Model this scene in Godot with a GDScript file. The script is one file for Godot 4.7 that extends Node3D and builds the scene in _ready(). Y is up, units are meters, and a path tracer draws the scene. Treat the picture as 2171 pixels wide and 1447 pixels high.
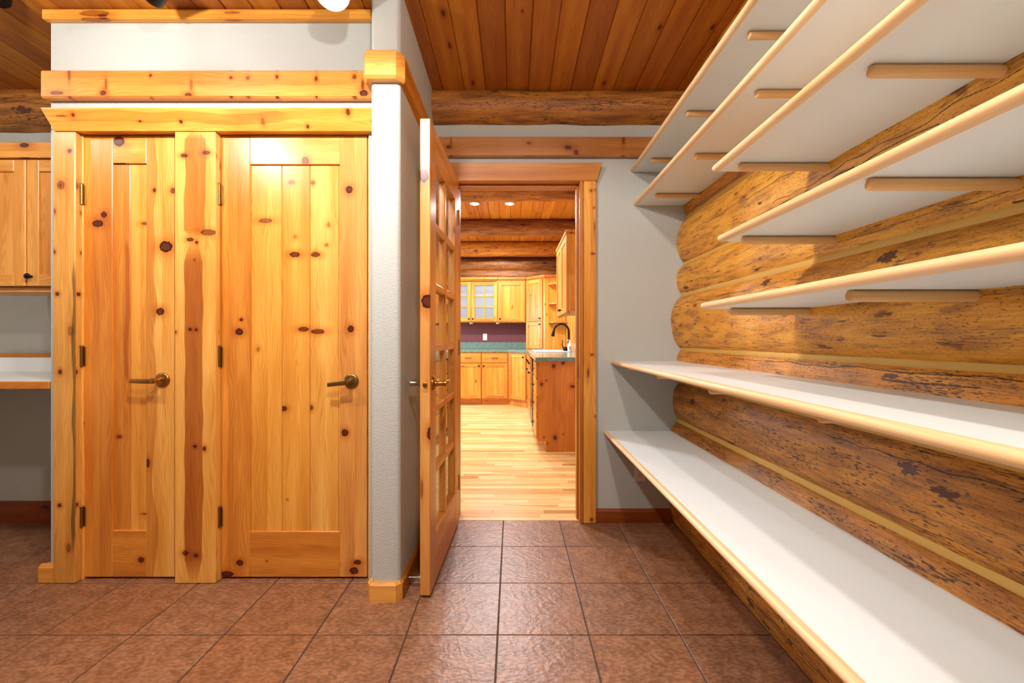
extends Node3D
# A pantry with closet doors, a log wall with white shelves, and a kitchen seen through a glazed door.
# Depth is written as d (metres in front of the camera), so z = -d. y is up, floor at 0.

var M := {}          # materials
var G: Array = []    # board textures of generic pine
var rng := RandomNumberGenerator.new()
const EYE := 1.10
const TILE := 0.3395

class MB:
	var v := PackedVector3Array()
	var n := PackedVector3Array()
	var t := PackedVector2Array()
	func tri(a: Vector3, b: Vector3, c: Vector3, na: Vector3, nb: Vector3, nc: Vector3, ta := Vector2.ZERO, tb := Vector2.ZERO, tc := Vector2.ZERO) -> void:
		if (b - a).cross(c - a).dot(na + nb + nc) > 0.0:
			v.append(a); v.append(c); v.append(b)
			n.append(na); n.append(nc); n.append(nb)
			t.append(ta); t.append(tc); t.append(tb)
		else:
			v.append(a); v.append(b); v.append(c)
			n.append(na); n.append(nb); n.append(nc)
			t.append(ta); t.append(tb); t.append(tc)
	func quad(a: Vector3, b: Vector3, c: Vector3, d: Vector3, nn: Vector3, ta := Vector2.ZERO, tb := Vector2.ZERO, tc := Vector2.ZERO, td := Vector2.ZERO) -> void:
		tri(a, b, c, nn, nn, nn, ta, tb, tc)
		tri(a, c, d, nn, nn, nn, ta, tc, td)
	# box with chamfered edges; g is the axis the grain follows, fit stretches the texture over the board once
	func box(lo: Vector3, hi: Vector3, ch := 0.002, g := 0, fit := false, off := Vector2.ZERO) -> void:
		var c := (lo + hi) / 2.0
		var h := (hi - lo) / 2.0
		ch = minf(ch, minf(h.x, minf(h.y, h.z)) * 0.8)
		var P := func(s: Vector3, a: int) -> Vector3:
			var q := h - Vector3.ONE * ch
			q[a] = h[a]
			return c + q * s
		var w := 0.0
		for k in 3:
			if k != g: w = maxf(w, hi[k] - lo[k])
		var T := func(p: Vector3, a: int) -> Vector2:
			var ga := g
			var o := 3 - g - a
			if a == g:
				ga = (a + 1) % 3
				o = (a + 2) % 3
			var gu: float = hi.y - p.y if ga == 1 else p[ga] - lo[ga]
			var ov: float = hi.y - p.y if o == 1 else p[o] - lo[o]
			if fit:
				return Vector2(gu / (hi[ga] - lo[ga]) if a != g else gu / w * 0.02, ov / w)
			return Vector2(gu / 2.2, ov / 0.28) + off
		for a in 3:
			var b := (a + 1) % 3
			var e := (a + 2) % 3
			for s in [-1.0, 1.0]:
				var nn := Vector3.ZERO
				nn[a] = s
				var q: Array = []
				for k in 4:
					var sg := Vector3.ZERO
					sg[a] = s
					sg[b] = [-1.0, 1.0, 1.0, -1.0][k]
					sg[e] = [-1.0, -1.0, 1.0, 1.0][k]
					q.append(P.call(sg, a))
				quad(q[0], q[1], q[2], q[3], nn, T.call(q[0], a), T.call(q[1], a), T.call(q[2], a), T.call(q[3], a))
		if ch <= 0.0: return
		for a in 3:
			var b := (a + 1) % 3
			var e := 3 - a - b
			for s in [-1.0, 1.0]:
				for r in [-1.0, 1.0]:
					var nn := Vector3.ZERO
					nn[a] = s
					nn[b] = r
					var s0 := nn
					s0[e] = -1.0
					var s1 := nn
					s1[e] = 1.0
					var p0: Vector3 = P.call(s0, a)
					var p1: Vector3 = P.call(s1, a)
					var p2: Vector3 = P.call(s1, b)
					var p3: Vector3 = P.call(s0, b)
					var ua := a if a != g else b
					quad(p0, p1, p2, p3, nn.normalized(), T.call(p0, ua), T.call(p1, ua), T.call(p2, ua), T.call(p3, ua))
		for x in [-1.0, 1.0]:
			for y in [-1.0, 1.0]:
				for z in [-1.0, 1.0]:
					var sg := Vector3(x, y, z)
					var nn := sg.normalized()
					tri(P.call(sg, 0), P.call(sg, 1), P.call(sg, 2), nn, nn, nn)
	# the same with x, y and depth ranges
	func B(x0: float, x1: float, y0: float, y1: float, d0: float, d1: float, ch := 0.002, g := 0, fit := false, off := Vector2.ZERO) -> MB:
		box(Vector3(minf(x0, x1), minf(y0, y1), -maxf(d0, d1)), Vector3(maxf(x0, x1), maxf(y0, y1), -minf(d0, d1)), ch, g, fit, off)
		return self
	# a polygon in the plane (ax, ay) pushed along dir; u runs along dir, v round the outline; skew shifts the far end's outline per point (for mitres)
	func prism(poly: PackedVector2Array, o: Vector3, ax: Vector3, ay: Vector3, dir: Vector3, smooth := false, fitlen := 0.0, off := Vector2.ZERO, skew0 := PackedFloat32Array(), skew1 := PackedFloat32Array()) -> MB:
		var m := poly.size()
		var cw := Geometry2D.is_polygon_clockwise(poly)
		var en: Array[Vector2] = []
		for i in m:
			var e := poly[(i + 1) % m] - poly[i]
			var q := Vector2(e.y, -e.x).normalized()
			en.append(-q if cw else q)
		var L := dir.length()
		var du := dir / L
		var per := 0.0
		var ul := fitlen if fitlen > 0.0 else 2.2
		for i in m:
			var j := (i + 1) % m
			var q0: Vector2 = en[i]
			var q1: Vector2 = en[i]
			if smooth:
				if en[i].dot(en[(i + m - 1) % m]) > 0.5: q0 = (en[i] + en[(i + m - 1) % m]).normalized()
				if en[i].dot(en[j]) > 0.5: q1 = (en[i] + en[j]).normalized()
			var a := o + ax * poly[i].x + ay * poly[i].y
			var b := o + ax * poly[j].x + ay * poly[j].y
			var s0i := skew0[i] if skew0.size() else 0.0
			var s0j := skew0[j] if skew0.size() else 0.0
			var s1i := skew1[i] if skew1.size() else 0.0
			var s1j := skew1[j] if skew1.size() else 0.0
			var n0 := (ax * q0.x + ay * q0.y).normalized()
			var n1 := (ax * q1.x + ay * q1.y).normalized()
			var el := (poly[j] - poly[i]).length()
			var v0 := per / 0.28
			var v1 := (per + el) / 0.28
			per += el
			var A0 := a + du * s0i
			var B0 := b + du * s0j
			var A1 := a + du * (L + s1i)
			var B1 := b + du * (L + s1j)
			var ta := Vector2(s0i / ul, v0) + off
			var tb := Vector2(s0j / ul, v1) + off
			var tc := Vector2((L + s1j) / ul, v1) + off
			var td := Vector2((L + s1i) / ul, v0) + off
			tri(A0, B0, B1, n0, n1, n1, ta, tb, tc)
			tri(A0, B1, A1, n0, n1, n0, ta, tc, td)
		var ix := Geometry2D.triangulate_polygon(poly)
		for k in range(0, ix.size(), 3):
			var q: Array[Vector3] = []
			var r: Array[Vector3] = []
			var uv: Array[Vector2] = []
			for z in 3:
				var p := poly[ix[k + z]]
				var base := o + ax * p.x + ay * p.y
				q.append(base + du * (skew0[ix[k + z]] if skew0.size() else 0.0))
				r.append(base + du * (L + (skew1[ix[k + z]] if skew1.size() else 0.0)))
				uv.append(Vector2(p.x / 2.2, p.y / 0.28) + off)
			tri(q[0], q[1], q[2], -du, -du, -du, uv[0], uv[1], uv[2])
			tri(r[0], r[1], r[2], du, du, du, uv[0], uv[1], uv[2])
		return self
	# profile of (radius, height) turned round an axis
	func lathe(prof: Array, o: Vector3, axis: Vector3, segs := 20, hard := 0.4) -> MB:
		var up := axis.normalized()
		var ax := up.cross(Vector3.RIGHT if absf(up.x) < 0.8 else Vector3.UP).normalized()
		var ay := up.cross(ax)
		var m := prof.size()
		var en: Array[Vector2] = []
		for i in m - 1:
			var e: Vector2 = prof[i + 1] - prof[i]
			en.append(Vector2(e.y, -e.x).normalized())
		for i in m - 1:
			if (prof[i + 1] - prof[i]).length() < 1e-7: continue
			var q0 := en[i]
			var q1 := en[i]
			if i > 0 and en[i].dot(en[i - 1]) > hard: q0 = (en[i] + en[i - 1]).normalized()
			if i < m - 2 and en[i].dot(en[i + 1]) > hard: q1 = (en[i] + en[i + 1]).normalized()
			for k in segs:
				var f0 := TAU * k / segs
				var f1 := TAU * (k + 1) / segs
				var r0 := ax * cos(f0) + ay * sin(f0)
				var r1 := ax * cos(f1) + ay * sin(f1)
				var a: Vector3 = o + r0 * prof[i].x + up * prof[i].y
				var b: Vector3 = o + r1 * prof[i].x + up * prof[i].y
				var c: Vector3 = o + r1 * prof[i + 1].x + up * prof[i + 1].y
				var d: Vector3 = o + r0 * prof[i + 1].x + up * prof[i + 1].y
				var u0: float = prof[i].y / 2.2
				var u1: float = prof[i + 1].y / 2.2
				var w0 := f0 * 0.02 / 0.28
				var w1 := f1 * 0.02 / 0.28
				var na := r0 * q0.x + up * q0.y
				var nb := r1 * q0.x + up * q0.y
				var nc := r1 * q1.x + up * q1.y
				var nd := r0 * q1.x + up * q1.y
				if prof[i].x > 1e-6: tri(a, b, c, na, nb, nc, Vector2(u0, w0), Vector2(u0, w1), Vector2(u1, w1))
				if prof[i + 1].x > 1e-6: tri(a, c, d, na, nc, nd, Vector2(u0, w0), Vector2(u1, w1), Vector2(u1, w0))
		return self
	# a round bar along a path
	func tube(path: Array, radii: Array, segs := 14, flat := 1.0) -> MB:
		var m := path.size()
		var rings: Array = []
		var ref := Vector3.ZERO
		for i in m:
			var tg: Vector3 = (path[mini(i + 1, m - 1)] - path[maxi(i - 1, 0)]).normalized()
			if ref == Vector3.ZERO: ref = tg.cross(Vector3.UP if absf(tg.y) < 0.8 else Vector3.RIGHT).normalized()
			ref = (ref - tg * ref.dot(tg)).normalized()
			var bi := tg.cross(ref)
			var ring: Array = []
			for k in segs + 1:
				var f := TAU * k / segs
				ring.append((ref * cos(f) * flat + bi * sin(f)).normalized() if flat == 1.0 else (ref * cos(f) * flat + bi * sin(f)))
			rings.append(ring)
		for i in m - 1:
			for k in segs:
				var a: Vector3 = path[i] + rings[i][k] * radii[i]
				var b: Vector3 = path[i] + rings[i][k + 1] * radii[i]
				var c: Vector3 = path[i + 1] + rings[i + 1][k + 1] * radii[i + 1]
				var d: Vector3 = path[i + 1] + rings[i + 1][k] * radii[i + 1]
				tri(a, b, c, rings[i][k], rings[i][k + 1], rings[i + 1][k + 1])
				tri(a, c, d, rings[i][k], rings[i + 1][k + 1], rings[i + 1][k])
		for e in [0, m - 1]:
			var nn: Vector3 = (path[0] - path[1]).normalized() if e == 0 else (path[m - 1] - path[m - 2]).normalized()
			for k in segs:
				tri(path[e], path[e] + rings[e][k] * radii[e], path[e] + rings[e][k + 1] * radii[e], nn, nn, nn)
		return self
	# a smooth sheet through rows of points; mid[i] is a point on the inner side of row i
	func sheet(P: Array, UV: Array, mid: Array) -> MB:
		var m := P.size()
		var w: int = P[0].size()
		var N: Array = []
		for i in m:
			var row := PackedVector3Array()
			for j in w:
				var a: Vector3 = P[mini(i + 1, m - 1)][j] - P[maxi(i - 1, 0)][j]
				var b: Vector3 = P[i][mini(j + 1, w - 1)] - P[i][maxi(j - 1, 0)]
				var q := a.cross(b).normalized()
				row.append(q if q.dot(P[i][j] - mid[i]) > 0.0 else -q)
			N.append(row)
		for i in m - 1:
			for j in w - 1:
				tri(P[i][j], P[i + 1][j], P[i + 1][j + 1], N[i][j], N[i + 1][j], N[i + 1][j + 1], UV[i][j], UV[i + 1][j], UV[i + 1][j + 1])
				tri(P[i][j], P[i + 1][j + 1], P[i][j + 1], N[i][j], N[i + 1][j + 1], N[i][j + 1], UV[i][j], UV[i + 1][j + 1], UV[i][j + 1])
		return self
	func mesh(shift := Vector3.ZERO) -> ArrayMesh:
		var q := v
		if shift != Vector3.ZERO:
			q = v.duplicate()
			for i in q.size(): q[i] -= shift
		var a := []
		a.resize(Mesh.ARRAY_MAX)
		a[Mesh.ARRAY_VERTEX] = q
		a[Mesh.ARRAY_NORMAL] = n
		a[Mesh.ARRAY_TEX_UV] = t
		var am := ArrayMesh.new()
		am.add_surface_from_arrays(Mesh.PRIMITIVE_TRIANGLES, a)
		return am

# ---------------------------------------------------------------- naming
var used := {}
func numbered(called: String) -> String:
	var k: int = used.get(called, 0)
	used[called] = k + 1
	return called if k == 0 else "%s_%03d" % [called, k]

func V(x: float, y: float, d: float) -> Vector3:
	return Vector3(x, y, -d)

func thing(called: String, label: String, category: String, at := Vector3.ZERO, group := "", kind := "") -> Node3D:
	var o := Node3D.new()
	o.name = numbered(called)
	add_child(o, true)
	o.position = at
	tag(o, label, category, group, kind)
	return o

func tag(o: Node3D, label: String, category: String, group := "", kind := "") -> void:
	o.set_meta("label", label)
	o.set_meta("category", category)
	if group: o.set_meta("group", group)
	if kind: o.set_meta("kind", kind)

func origin_of(p: Node) -> Vector3:
	var s := Vector3.ZERO
	while p and p != self:
		s += (p as Node3D).position
		p = p.get_parent()
	return s

# a mesh written in world places, kept under its parent
func part(mb: MB, called: String, mat: Material, parent: Node3D = null, local := false) -> MeshInstance3D:
	var o := MeshInstance3D.new()
	o.mesh = mb.mesh(Vector3.ZERO if local or parent == null else origin_of(parent))
	o.material_override = null
	o.mesh.surface_set_material(0, mat)
	var pp: Node = parent if parent else self
	if parent:
		var base := called
		var k := 0
		while pp.has_node(NodePath(called)):
			k += 1
			called = "%s_%03d" % [base, k]
		o.name = called
	else:
		o.name = numbered(called)
	pp.add_child(o, true)
	return o

func inst(mesh: Mesh, called: String, mat: Material, parent: Node3D, at: Vector3, idx := -1) -> MeshInstance3D:
	var o := MeshInstance3D.new()
	o.mesh = mesh
	o.set_surface_override_material(0, mat)
	o.name = called if idx <= 0 else "%s_%03d" % [called, idx]
	parent.add_child(o, true)
	o.position = at
	return o

func sub(called: String, parent: Node3D, at: Vector3) -> Node3D:
	var o := Node3D.new()
	var base := called
	var k := 0
	while parent.has_node(NodePath(called)):
		k += 1
		called = "%s_%03d" % [base, k]
	o.name = called
	parent.add_child(o, true)
	o.position = at
	return o

# ---------------------------------------------------------------- textures
func nz(w: int, h: int, fr: float, sd: int, oct: int, sx: int, sy := 1, kind := FastNoiseLite.TYPE_SIMPLEX) -> PackedByteArray:
	var f := FastNoiseLite.new()
	f.seed = sd
	f.noise_type = kind
	f.frequency = fr
	f.fractal_type = FastNoiseLite.FRACTAL_FBM if oct > 1 else FastNoiseLite.FRACTAL_NONE
	f.fractal_octaves = oct
	var im := f.get_seamless_image(maxi(8, w / sx), maxi(8, h / sy), false, false, 0.1, true)
	if im.get_width() != w or im.get_height() != h:
		im.resize(w, h, Image.INTERPOLATE_CUBIC)
	return im.get_data()

# pine board: u follows the grain; rings = growth lines across the width; knots = [u, v, half length px, half width px, darkness]
# bands = [v centre, half width, wobble, colour, strength, u0, u1]
func pine(w: int, h: int, sd: int, c0: Color, c1: Color, rings: float, knots: Array, bands: Array = [], swirl := 3.0) -> Image:
	var warp := nz(w, h, 0.02, sd, 1, 8)
	var fine := nz(w, h, 0.22, sd + 1, 2, 24)
	var broad := nz(w, h, 0.012, sd + 2, 2, 10)
	var disp := PackedFloat32Array()
	disp.resize(w * h)
	for kn in knots:
		var cx: float = kn[0] * w
		var cy: float = kn[1] * h
		var ra: float = maxf(kn[2], kn[3]) * 1.5
		var rr: float = kn[3] * 1.25
		for y in range(maxi(0, int(cy - rr * 7.0)), mini(h, int(cy + rr * 7.0))):
			var dy := y - cy
			for x in range(maxi(0, int(cx - ra * 4.0)), mini(w, int(cx + ra * 4.0))):
				var dx := (x - cx) / ra
				var q := rr * rr * exp(-dx * dx)
				var e := sqrt(maxf(dy * dy - q * exp(-absf(dy) / (rr * 3.0)), 0.0))
				disp[y * w + x] += (e - absf(dy)) * signf(dy)
	var lr := PackedByteArray(); var lg := PackedByteArray(); var lb := PackedByteArray()
	lr.resize(256); lg.resize(256); lb.resize(256)
	for i in 256:
		var c := c0.lerp(c1, i / 255.0)
		lr[i] = c.r8; lg[i] = c.g8; lb[i] = c.b8
	var out := PackedByteArray()
	out.resize(w * h * 3)
	var kk := TAU * rings / h
	var p := 0
	for y in h:
		for x in w:
			var s := sin((y + disp[p]) * kk + warp[p] * swirl * 0.0246)
			s = s * 0.5 + 0.5
			var k := 0.07 + 0.27 * s * s + 0.0012 * fine[p] + 0.0026 * (broad[p] - 90)
			var i := clampi(int(k * 255.0), 0, 255)
			var o := p * 3
			out[o] = lr[i]
			out[o + 1] = lg[i]
			out[o + 2] = lb[i]
			p += 1
	for b in bands:
		var wn := FastNoiseLite.new()
		wn.seed = sd + 31
		wn.frequency = 0.005
		wn.fractal_type = FastNoiseLite.FRACTAL_NONE
		var col: Color = b[3]
		for x in range(int(b[5] * w), int(b[6] * w)):
			var tt: float = (float(x) / w - b[5]) / (b[6] - b[5])
			var edge: float = minf(1.0, minf(tt, 1.0 - tt) * 14.0) if b[5] > 0.01 or b[6] < 0.99 else 1.0
			var cy: float = (b[0] + b[2] * wn.get_noise_2d(x, 3.0)) * h
			var hw: float = b[1] * h * (1.0 + 0.08 * wn.get_noise_2d(x * 1.7, 90.0)) * (0.35 + 0.65 * edge)
			for y in range(maxi(0, int(cy - hw - 2)), mini(h, int(cy + hw + 3))):
				var a: float = clampf(hw + 1.0 - absf(y - cy), 0.0, 1.0) * b[4] * edge
				var o := (y * w + x) * 3
				out[o] = int(out[o] * (1.0 - a + a * col.r))
				out[o + 1] = int(out[o + 1] * (1.0 - a + a * col.g))
				out[o + 2] = int(out[o + 2] * (1.0 - a + a * col.b))
	var wob := FastNoiseLite.new()
	wob.seed = sd + 7
	wob.frequency = 0.09
	for kn in knots:
		var cx: float = kn[0] * w
		var cy: float = kn[1] * h
		var ra: float = kn[2]
		var rb: float = kn[3]
		var dk: float = kn[4] if kn.size() > 4 else 1.0
		for y in range(maxi(0, int(cy - rb * 4.0)), mini(h, int(cy + rb * 4.0 + 1))):
			for x in range(maxi(0, int(cx - ra * 4.5)), mini(w, int(cx + ra * 4.5 + 1))):
				var e := sqrt(pow((x - cx) / ra, 2.0) + pow((y - cy) / rb, 2.0)) + 0.16 * wob.get_noise_2d(x, y)
				var o := (y * w + x) * 3
				var m := Vector3.ONE
				var a := 0.0
				if e < 1.06:
					a = clampf((1.06 - e) * minf(ra, rb) * 0.9, 0.0, 1.0) * dk
					var inner := clampf((0.84 - e) * 5.0, 0.0, 1.0)
					var rg := 0.5 + 0.5 * sin(e * 16.0)
					m = Vector3(0.20, 0.09, 0.06).lerp(Vector3(0.46 + 0.12 * rg, 0.27 + 0.08 * rg, 0.14), inner * 0.75)
				var halo := clampf(1.0 - (e - 1.0) / 2.6, 0.0, 1.0)
				var hm := Vector3.ONE.lerp(Vector3(0.86, 0.68, 0.46), halo * halo * 0.8 * minf(1.0, dk + 0.2))
				m = hm.lerp(m, a)
				out[o] = int(out[o] * m.x)
				out[o + 1] = int(out[o + 1] * m.y)
				out[o + 2] = int(out[o + 2] * m.z)
	return Image.create_from_data(w, h, false, Image.FORMAT_RGB8, out)

# peeled log: bark = share of ragged reddish bark remnants, speck = share of small black fungus marks, streak = dark weathering along the grain
func logtex(w: int, h: int, sd: int, c0: Color, c1: Color, bark: float, speck: float, streak: float, cracks: int, fr := 0.11) -> Image:
	var grain := nz(w, h, 0.2, sd, 2, 20)
	var broad := nz(w, h, 0.016, sd + 1, 3, 5)
	var bk := nz(w, h, 0.022, sd + 2, 5, 3)
	var reg := nz(w, h, 0.012, sd + 3, 2, 3)
	var sp := nz(w, h, fr, sd + 4, 3, 4)
	var lr := PackedByteArray(); var lg := PackedByteArray(); var lb := PackedByteArray()
	lr.resize(256); lg.resize(256); lb.resize(256)
	for i in 256:
		var c := c0.lerp(c1, i / 255.0)
		lr[i] = c.r8; lg[i] = c.g8; lb[i] = c.b8
	var out := PackedByteArray()
	out.resize(w * h * 3)
	var tk := nz(w, h, 0.3, sd + 6, 1, 5)
	var sm := nz(w, h, 0.03, sd + 5, 5, 6)
	var tb := 255.0 - bark * 150.0
	var ts := 255.0 - speck * 130.0
	for p in w * h:
		var b := broad[p]
		var gr := grain[p]
		var i := clampi(int(0.62 * b + 0.62 * gr - 62.0 + streak * maxf(0.0, reg[p] - 120.0)), 0, 255)
		var r := float(lr[i])
		var g := float(lg[i])
		var bl := float(lb[i])
		# grey-brown weathering in soft patches
		var wz := clampf((sm[p] * 0.7 + b * 0.3 - 140.0) * 0.010, 0.0, 0.34) * (0.35 + 0.005 * gr)
		r += (126.0 - r) * wz
		g += (84.0 - g) * wz
		bl += (44.0 - bl) * wz
		var a := clampf((bk[p] * 0.66 + reg[p] * 0.28 - tb + gr * 0.18) * 0.035, 0.0, 0.85)
		if a > 0.0:
			a *= 0.55 + 0.0028 * sm[p]
			r += (104.0 - r) * a
			g += (52.0 - g) * a
			bl += (24.0 - bl) * a
		if tk[p] > 216:
			var z := 1.0 - minf(0.5, (tk[p] - 216) * 0.02) * (0.3 + b * 0.004)
			r *= z
			g *= z
			bl *= z
		var q := clampf((sp[p] * 0.66 + (255 - reg[p]) * 0.30 + gr * 0.12 - ts) * 0.035, 0.0, 0.78)
		if q > 0.0:
			r += (44.0 - r) * q
			g += (27.0 - g) * q
			bl += (16.0 - bl) * q
		var o := p * 3
		out[o] = int(r)
		out[o + 1] = int(g)
		out[o + 2] = int(bl)
	var rn := RandomNumberGenerator.new()
	rn.seed = sd
	var wn := FastNoiseLite.new()
	wn.seed = sd + 9
	wn.frequency = 0.009
	wn.fractal_type = FastNoiseLite.FRACTAL_NONE
	for c in cracks:
		var y0 := rn.randf_range(0.12, 0.88) * h
		var x0 := rn.randf_range(0.0, 0.7) * w
		var x1 := minf(w - 2.0, x0 + rn.randf_range(0.06, 0.5) * w)
		var slope := rn.randf_range(-0.02, 0.02)
		for x in range(int(x0), int(x1)):
			var y := y0 + slope * (x - x0) + wn.get_noise_2d(x, c * 50.0) * 7.0
			var th := (0.2 if c > 3 else 0.5) + (0.4 if c > 3 else 0.9) * maxf(0.0, wn.get_noise_2d(x * 0.6, c * 77.0) + 0.25)
			for yy in range(maxi(0, int(y - th)), mini(h, int(y + th + 1.0))):
				var o := (yy * w + x) * 3
				out[o] = int(out[o] * 0.46)
				out[o + 1] = int(out[o + 1] * 0.42)
				out[o + 2] = int(out[o + 2] * 0.4)
	for c in 6:
		var kx := rn.randf() * w
		var ky := rn.randf_range(0.15, 0.85) * h
		var ra := rn.randf_range(10.0, 26.0)
		var rb := ra * rn.randf_range(0.4, 0.7)
		for y in range(maxi(0, int(ky - rb * 1.6)), mini(h, int(ky + rb * 1.6))):
			for x in range(maxi(0, int(kx - ra * 1.6)), mini(w, int(kx + ra * 1.6))):
				var e := sqrt(pow((x - kx) / ra, 2.0) + pow((y - ky) / rb, 2.0)) + 0.5 * wn.get_noise_2d(x * 6.0, y * 9.0)
				var a := clampf((1.1 - e) * 3.0, 0.0, 0.8)
				var o := (y * w + x) * 3
				out[o] = int(lerpf(out[o], 70.0, a))
				out[o + 1] = int(lerpf(out[o + 1], 34.0, a))
				out[o + 2] = int(lerpf(out[o + 2], 20.0, a))
	return Image.create_from_data(w, h, false, Image.FORMAT_RGB8, out)

func wood(im: Image, rough := 0.36, tint := Color.WHITE, bump := 0.0) -> StandardMaterial3D:
	var m := StandardMaterial3D.new()
	m.albedo_texture = ImageTexture.create_from_image(im)
	m.albedo_color = tint
	m.roughness = rough
	if bump > 0.0:
		var b: Image = im.duplicate()
		b.convert(Image.FORMAT_L8)
		m.heightmap_enabled = true
		m.heightmap_texture = ImageTexture.create_from_image(b)
		m.heightmap_scale = bump
	return m

func tinted(m: StandardMaterial3D, tint: Color, rough := -1.0) -> StandardMaterial3D:
	var r: StandardMaterial3D = m.duplicate()
	r.albedo_color = tint
	if rough >= 0.0: r.roughness = rough
	return r

func plain(c: Color, rough := 0.5, metal := 0.0) -> StandardMaterial3D:
	var m := StandardMaterial3D.new()
	m.albedo_color = c
	m.roughness = rough
	m.metallic = metal
	return m

func glow(c: Color, e: float) -> StandardMaterial3D:
	var m := plain(Color(0.9, 0.9, 0.88), 0.4)
	m.emission_enabled = true
	m.emission = c
	m.emission_energy_multiplier = e
	return m

func off() -> Vector2:
	return Vector2(rng.randf(), rng.randf())

func gp(tone := 0) -> StandardMaterial3D:       # a generic pine board, one of the variants of a tone
	return M["pine%d_%d" % [tone, rng.randi_range(0, 3)]]

func C(r: int, g: int, b: int) -> Color:
	return Color8(r, g, b)

const LIGHT := [Color(0.95, 0.74, 0.39), Color(0.80, 0.51, 0.17)]
const ORANGE := [Color(0.87, 0.58, 0.23), Color(0.70, 0.39, 0.10)]
const GOLD := [Color(0.93, 0.68, 0.30), Color(0.78, 0.47, 0.13)]

func make_materials() -> void:
	for k in 4:
		var kn := []
		for i in 4:
			var r := rng.randf_range(3.5, 8.0)
			kn.append([rng.randf_range(0.03, 0.97), rng.randf_range(0.08, 0.92), r * rng.randf_range(0.9, 1.6), r, rng.randf_range(0.5, 1.0)])
		G.append(pine(1024, 256, 40 + k * 11, Color(0.93, 0.70, 0.35), Color(0.75, 0.45, 0.14), 34.0, kn, [], 5.0))
		M["pine0_%d" % k] = wood(G[k], 0.36)
	var tones := {1: [Color(1.0, 0.96, 0.82), 0.3], 2: [Color(0.86, 0.77, 0.47), 0.5], 3: [Color(0.66, 0.46, 0.32), 0.42], 4: [Color(0.92, 0.85, 0.63), 0.36]}
	for tone in tones:
		for k in 4:
			var j: float = [1.0, 0.93, 0.97, 0.88][k]
			var c: Color = tones[tone][0]
			M["pine%d_%d" % [tone, k]] = tinted(M["pine0_%d" % k], Color(c.r * j, c.g * j * [1.0, 0.97, 1.0, 0.94][k], c.b * j), tones[tone][1])
	# logs
	M.log0 = wood(logtex(2048, 384, 5, Color(0.91, 0.65, 0.22), Color(0.75, 0.46, 0.10), 0.385, 0.26, 0.2, 10), 0.5, Color.WHITE, 0.25)
	M.log1 = wood(logtex(2048, 384, 17, Color(0.93, 0.68, 0.24), Color(0.78, 0.49, 0.12), 0.37, 0.32, 0.15, 10), 0.5, Color.WHITE, 0.25)
	M.log2 = wood(logtex(2048, 384, 29, Color(0.86, 0.58, 0.19), Color(0.56, 0.33, 0.09), 0.30, 0.56, 0.6, 9), 0.5, Color.WHITE, 0.25)
	M.log4 = wood(logtex(1536, 288, 61, Color(0.90, 0.61, 0.19), Color(0.72, 0.43, 0.09), 0.27, 0.60, 0.2, 6, 0.24), 0.5, Color.WHITE, 0.2)
	M.log3 = wood(logtex(1536, 384, 43, Color(0.82, 0.59, 0.32), Color(0.48, 0.31, 0.15), 0.30, 0.50, 0.8, 10), 0.55, Color.WHITE, 0.25)
	M.beam0 = tinted(M.log3, Color(0.97, 0.88, 0.62))
	M.beam1 = tinted(M.log3, Color(1.0, 0.92, 0.74))
	M.beam2 = tinted(M.log3, Color(0.85, 0.78, 0.7))
	M.beam3 = tinted(M.log1, Color(0.88, 0.80, 0.74))
	M.chink = plain(Color(0.83, 0.66, 0.33), 0.7)
	# hardwood strips
	var kn := []
	for i in 5: kn.append([rng.randf(), rng.randf(), rng.randf_range(10, 26), rng.randf_range(1.5, 3.0), 0.55])
	var maple := pine(1024, 256, 301, Color(0.95, 0.85, 0.66), Color(0.80, 0.64, 0.42), 26.0, kn, [[0.3, 0.02, 0.05, Color(0.72, 0.56, 0.42), 0.7, 0.1, 0.35], [0.7, 0.014, 0.05, Color(0.66, 0.5, 0.38), 0.7, 0.55, 0.8]], 6.0)
	var mt: Array[Color] = [Color(1, 0.98, 0.93), Color(0.97, 0.91, 0.80), Color(0.93, 0.83, 0.69), Color(0.84, 0.71, 0.54), Color(1, 0.96, 0.86)]
	M.maple0 = wood(maple, 0.3)
	for k in 5: M["maple%d" % k] = tinted(M.maple0, mt[k])
	# slate-look floor tile
	var w := 512
	var n1 := nz(w, w, 0.08, 61, 4, 2)
	var n2 := nz(w, w, 0.012, 62, 3, 1)
	var rid := FastNoiseLite.new()
	rid.seed = 71
	rid.noise_type = FastNoiseLite.TYPE_SIMPLEX
	rid.frequency = 0.016
	rid.fractal_type = FastNoiseLite.FRACTAL_RIDGED
	rid.fractal_octaves = 4
	rid.domain_warp_enabled = true
	rid.domain_warp_amplitude = 24.0
	rid.domain_warp_frequency = 0.02
	var rim := rid.get_seamless_image(w, w, false, false, 0.15, true)
	var rb := rim.get_data()
	var tc := PackedByteArray()
	tc.resize(w * w * 3)
	var hb := PackedByteArray()
	hb.resize(w * w)
	for p in w * w:
		var k := clampf(0.5 + (n1[p] - 128) * 0.0042 + (n2[p] - 128) * 0.0026 - maxf(0.0, rb[p] - 165.0) * 0.006, 0.0, 1.0)
		tc[p * 3] = int(lerpf(118.0, 160.0, k))
		tc[p * 3 + 1] = int(lerpf(80.0, 117.0, k))
		tc[p * 3 + 2] = int(lerpf(55.0, 87.0, k))
		hb[p] = clampi(int(rb[p] * 0.6 + n1[p] * 0.4), 0, 255)
	var tm := wood(Image.create_from_data(w, w, false, Image.FORMAT_RGB8, tc), 0.36)
	tm.heightmap_enabled = true
	tm.heightmap_texture = ImageTexture.create_from_image(Image.create_from_data(w, w, false, Image.FORMAT_L8, hb))
	tm.heightmap_scale = 0.14
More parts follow.
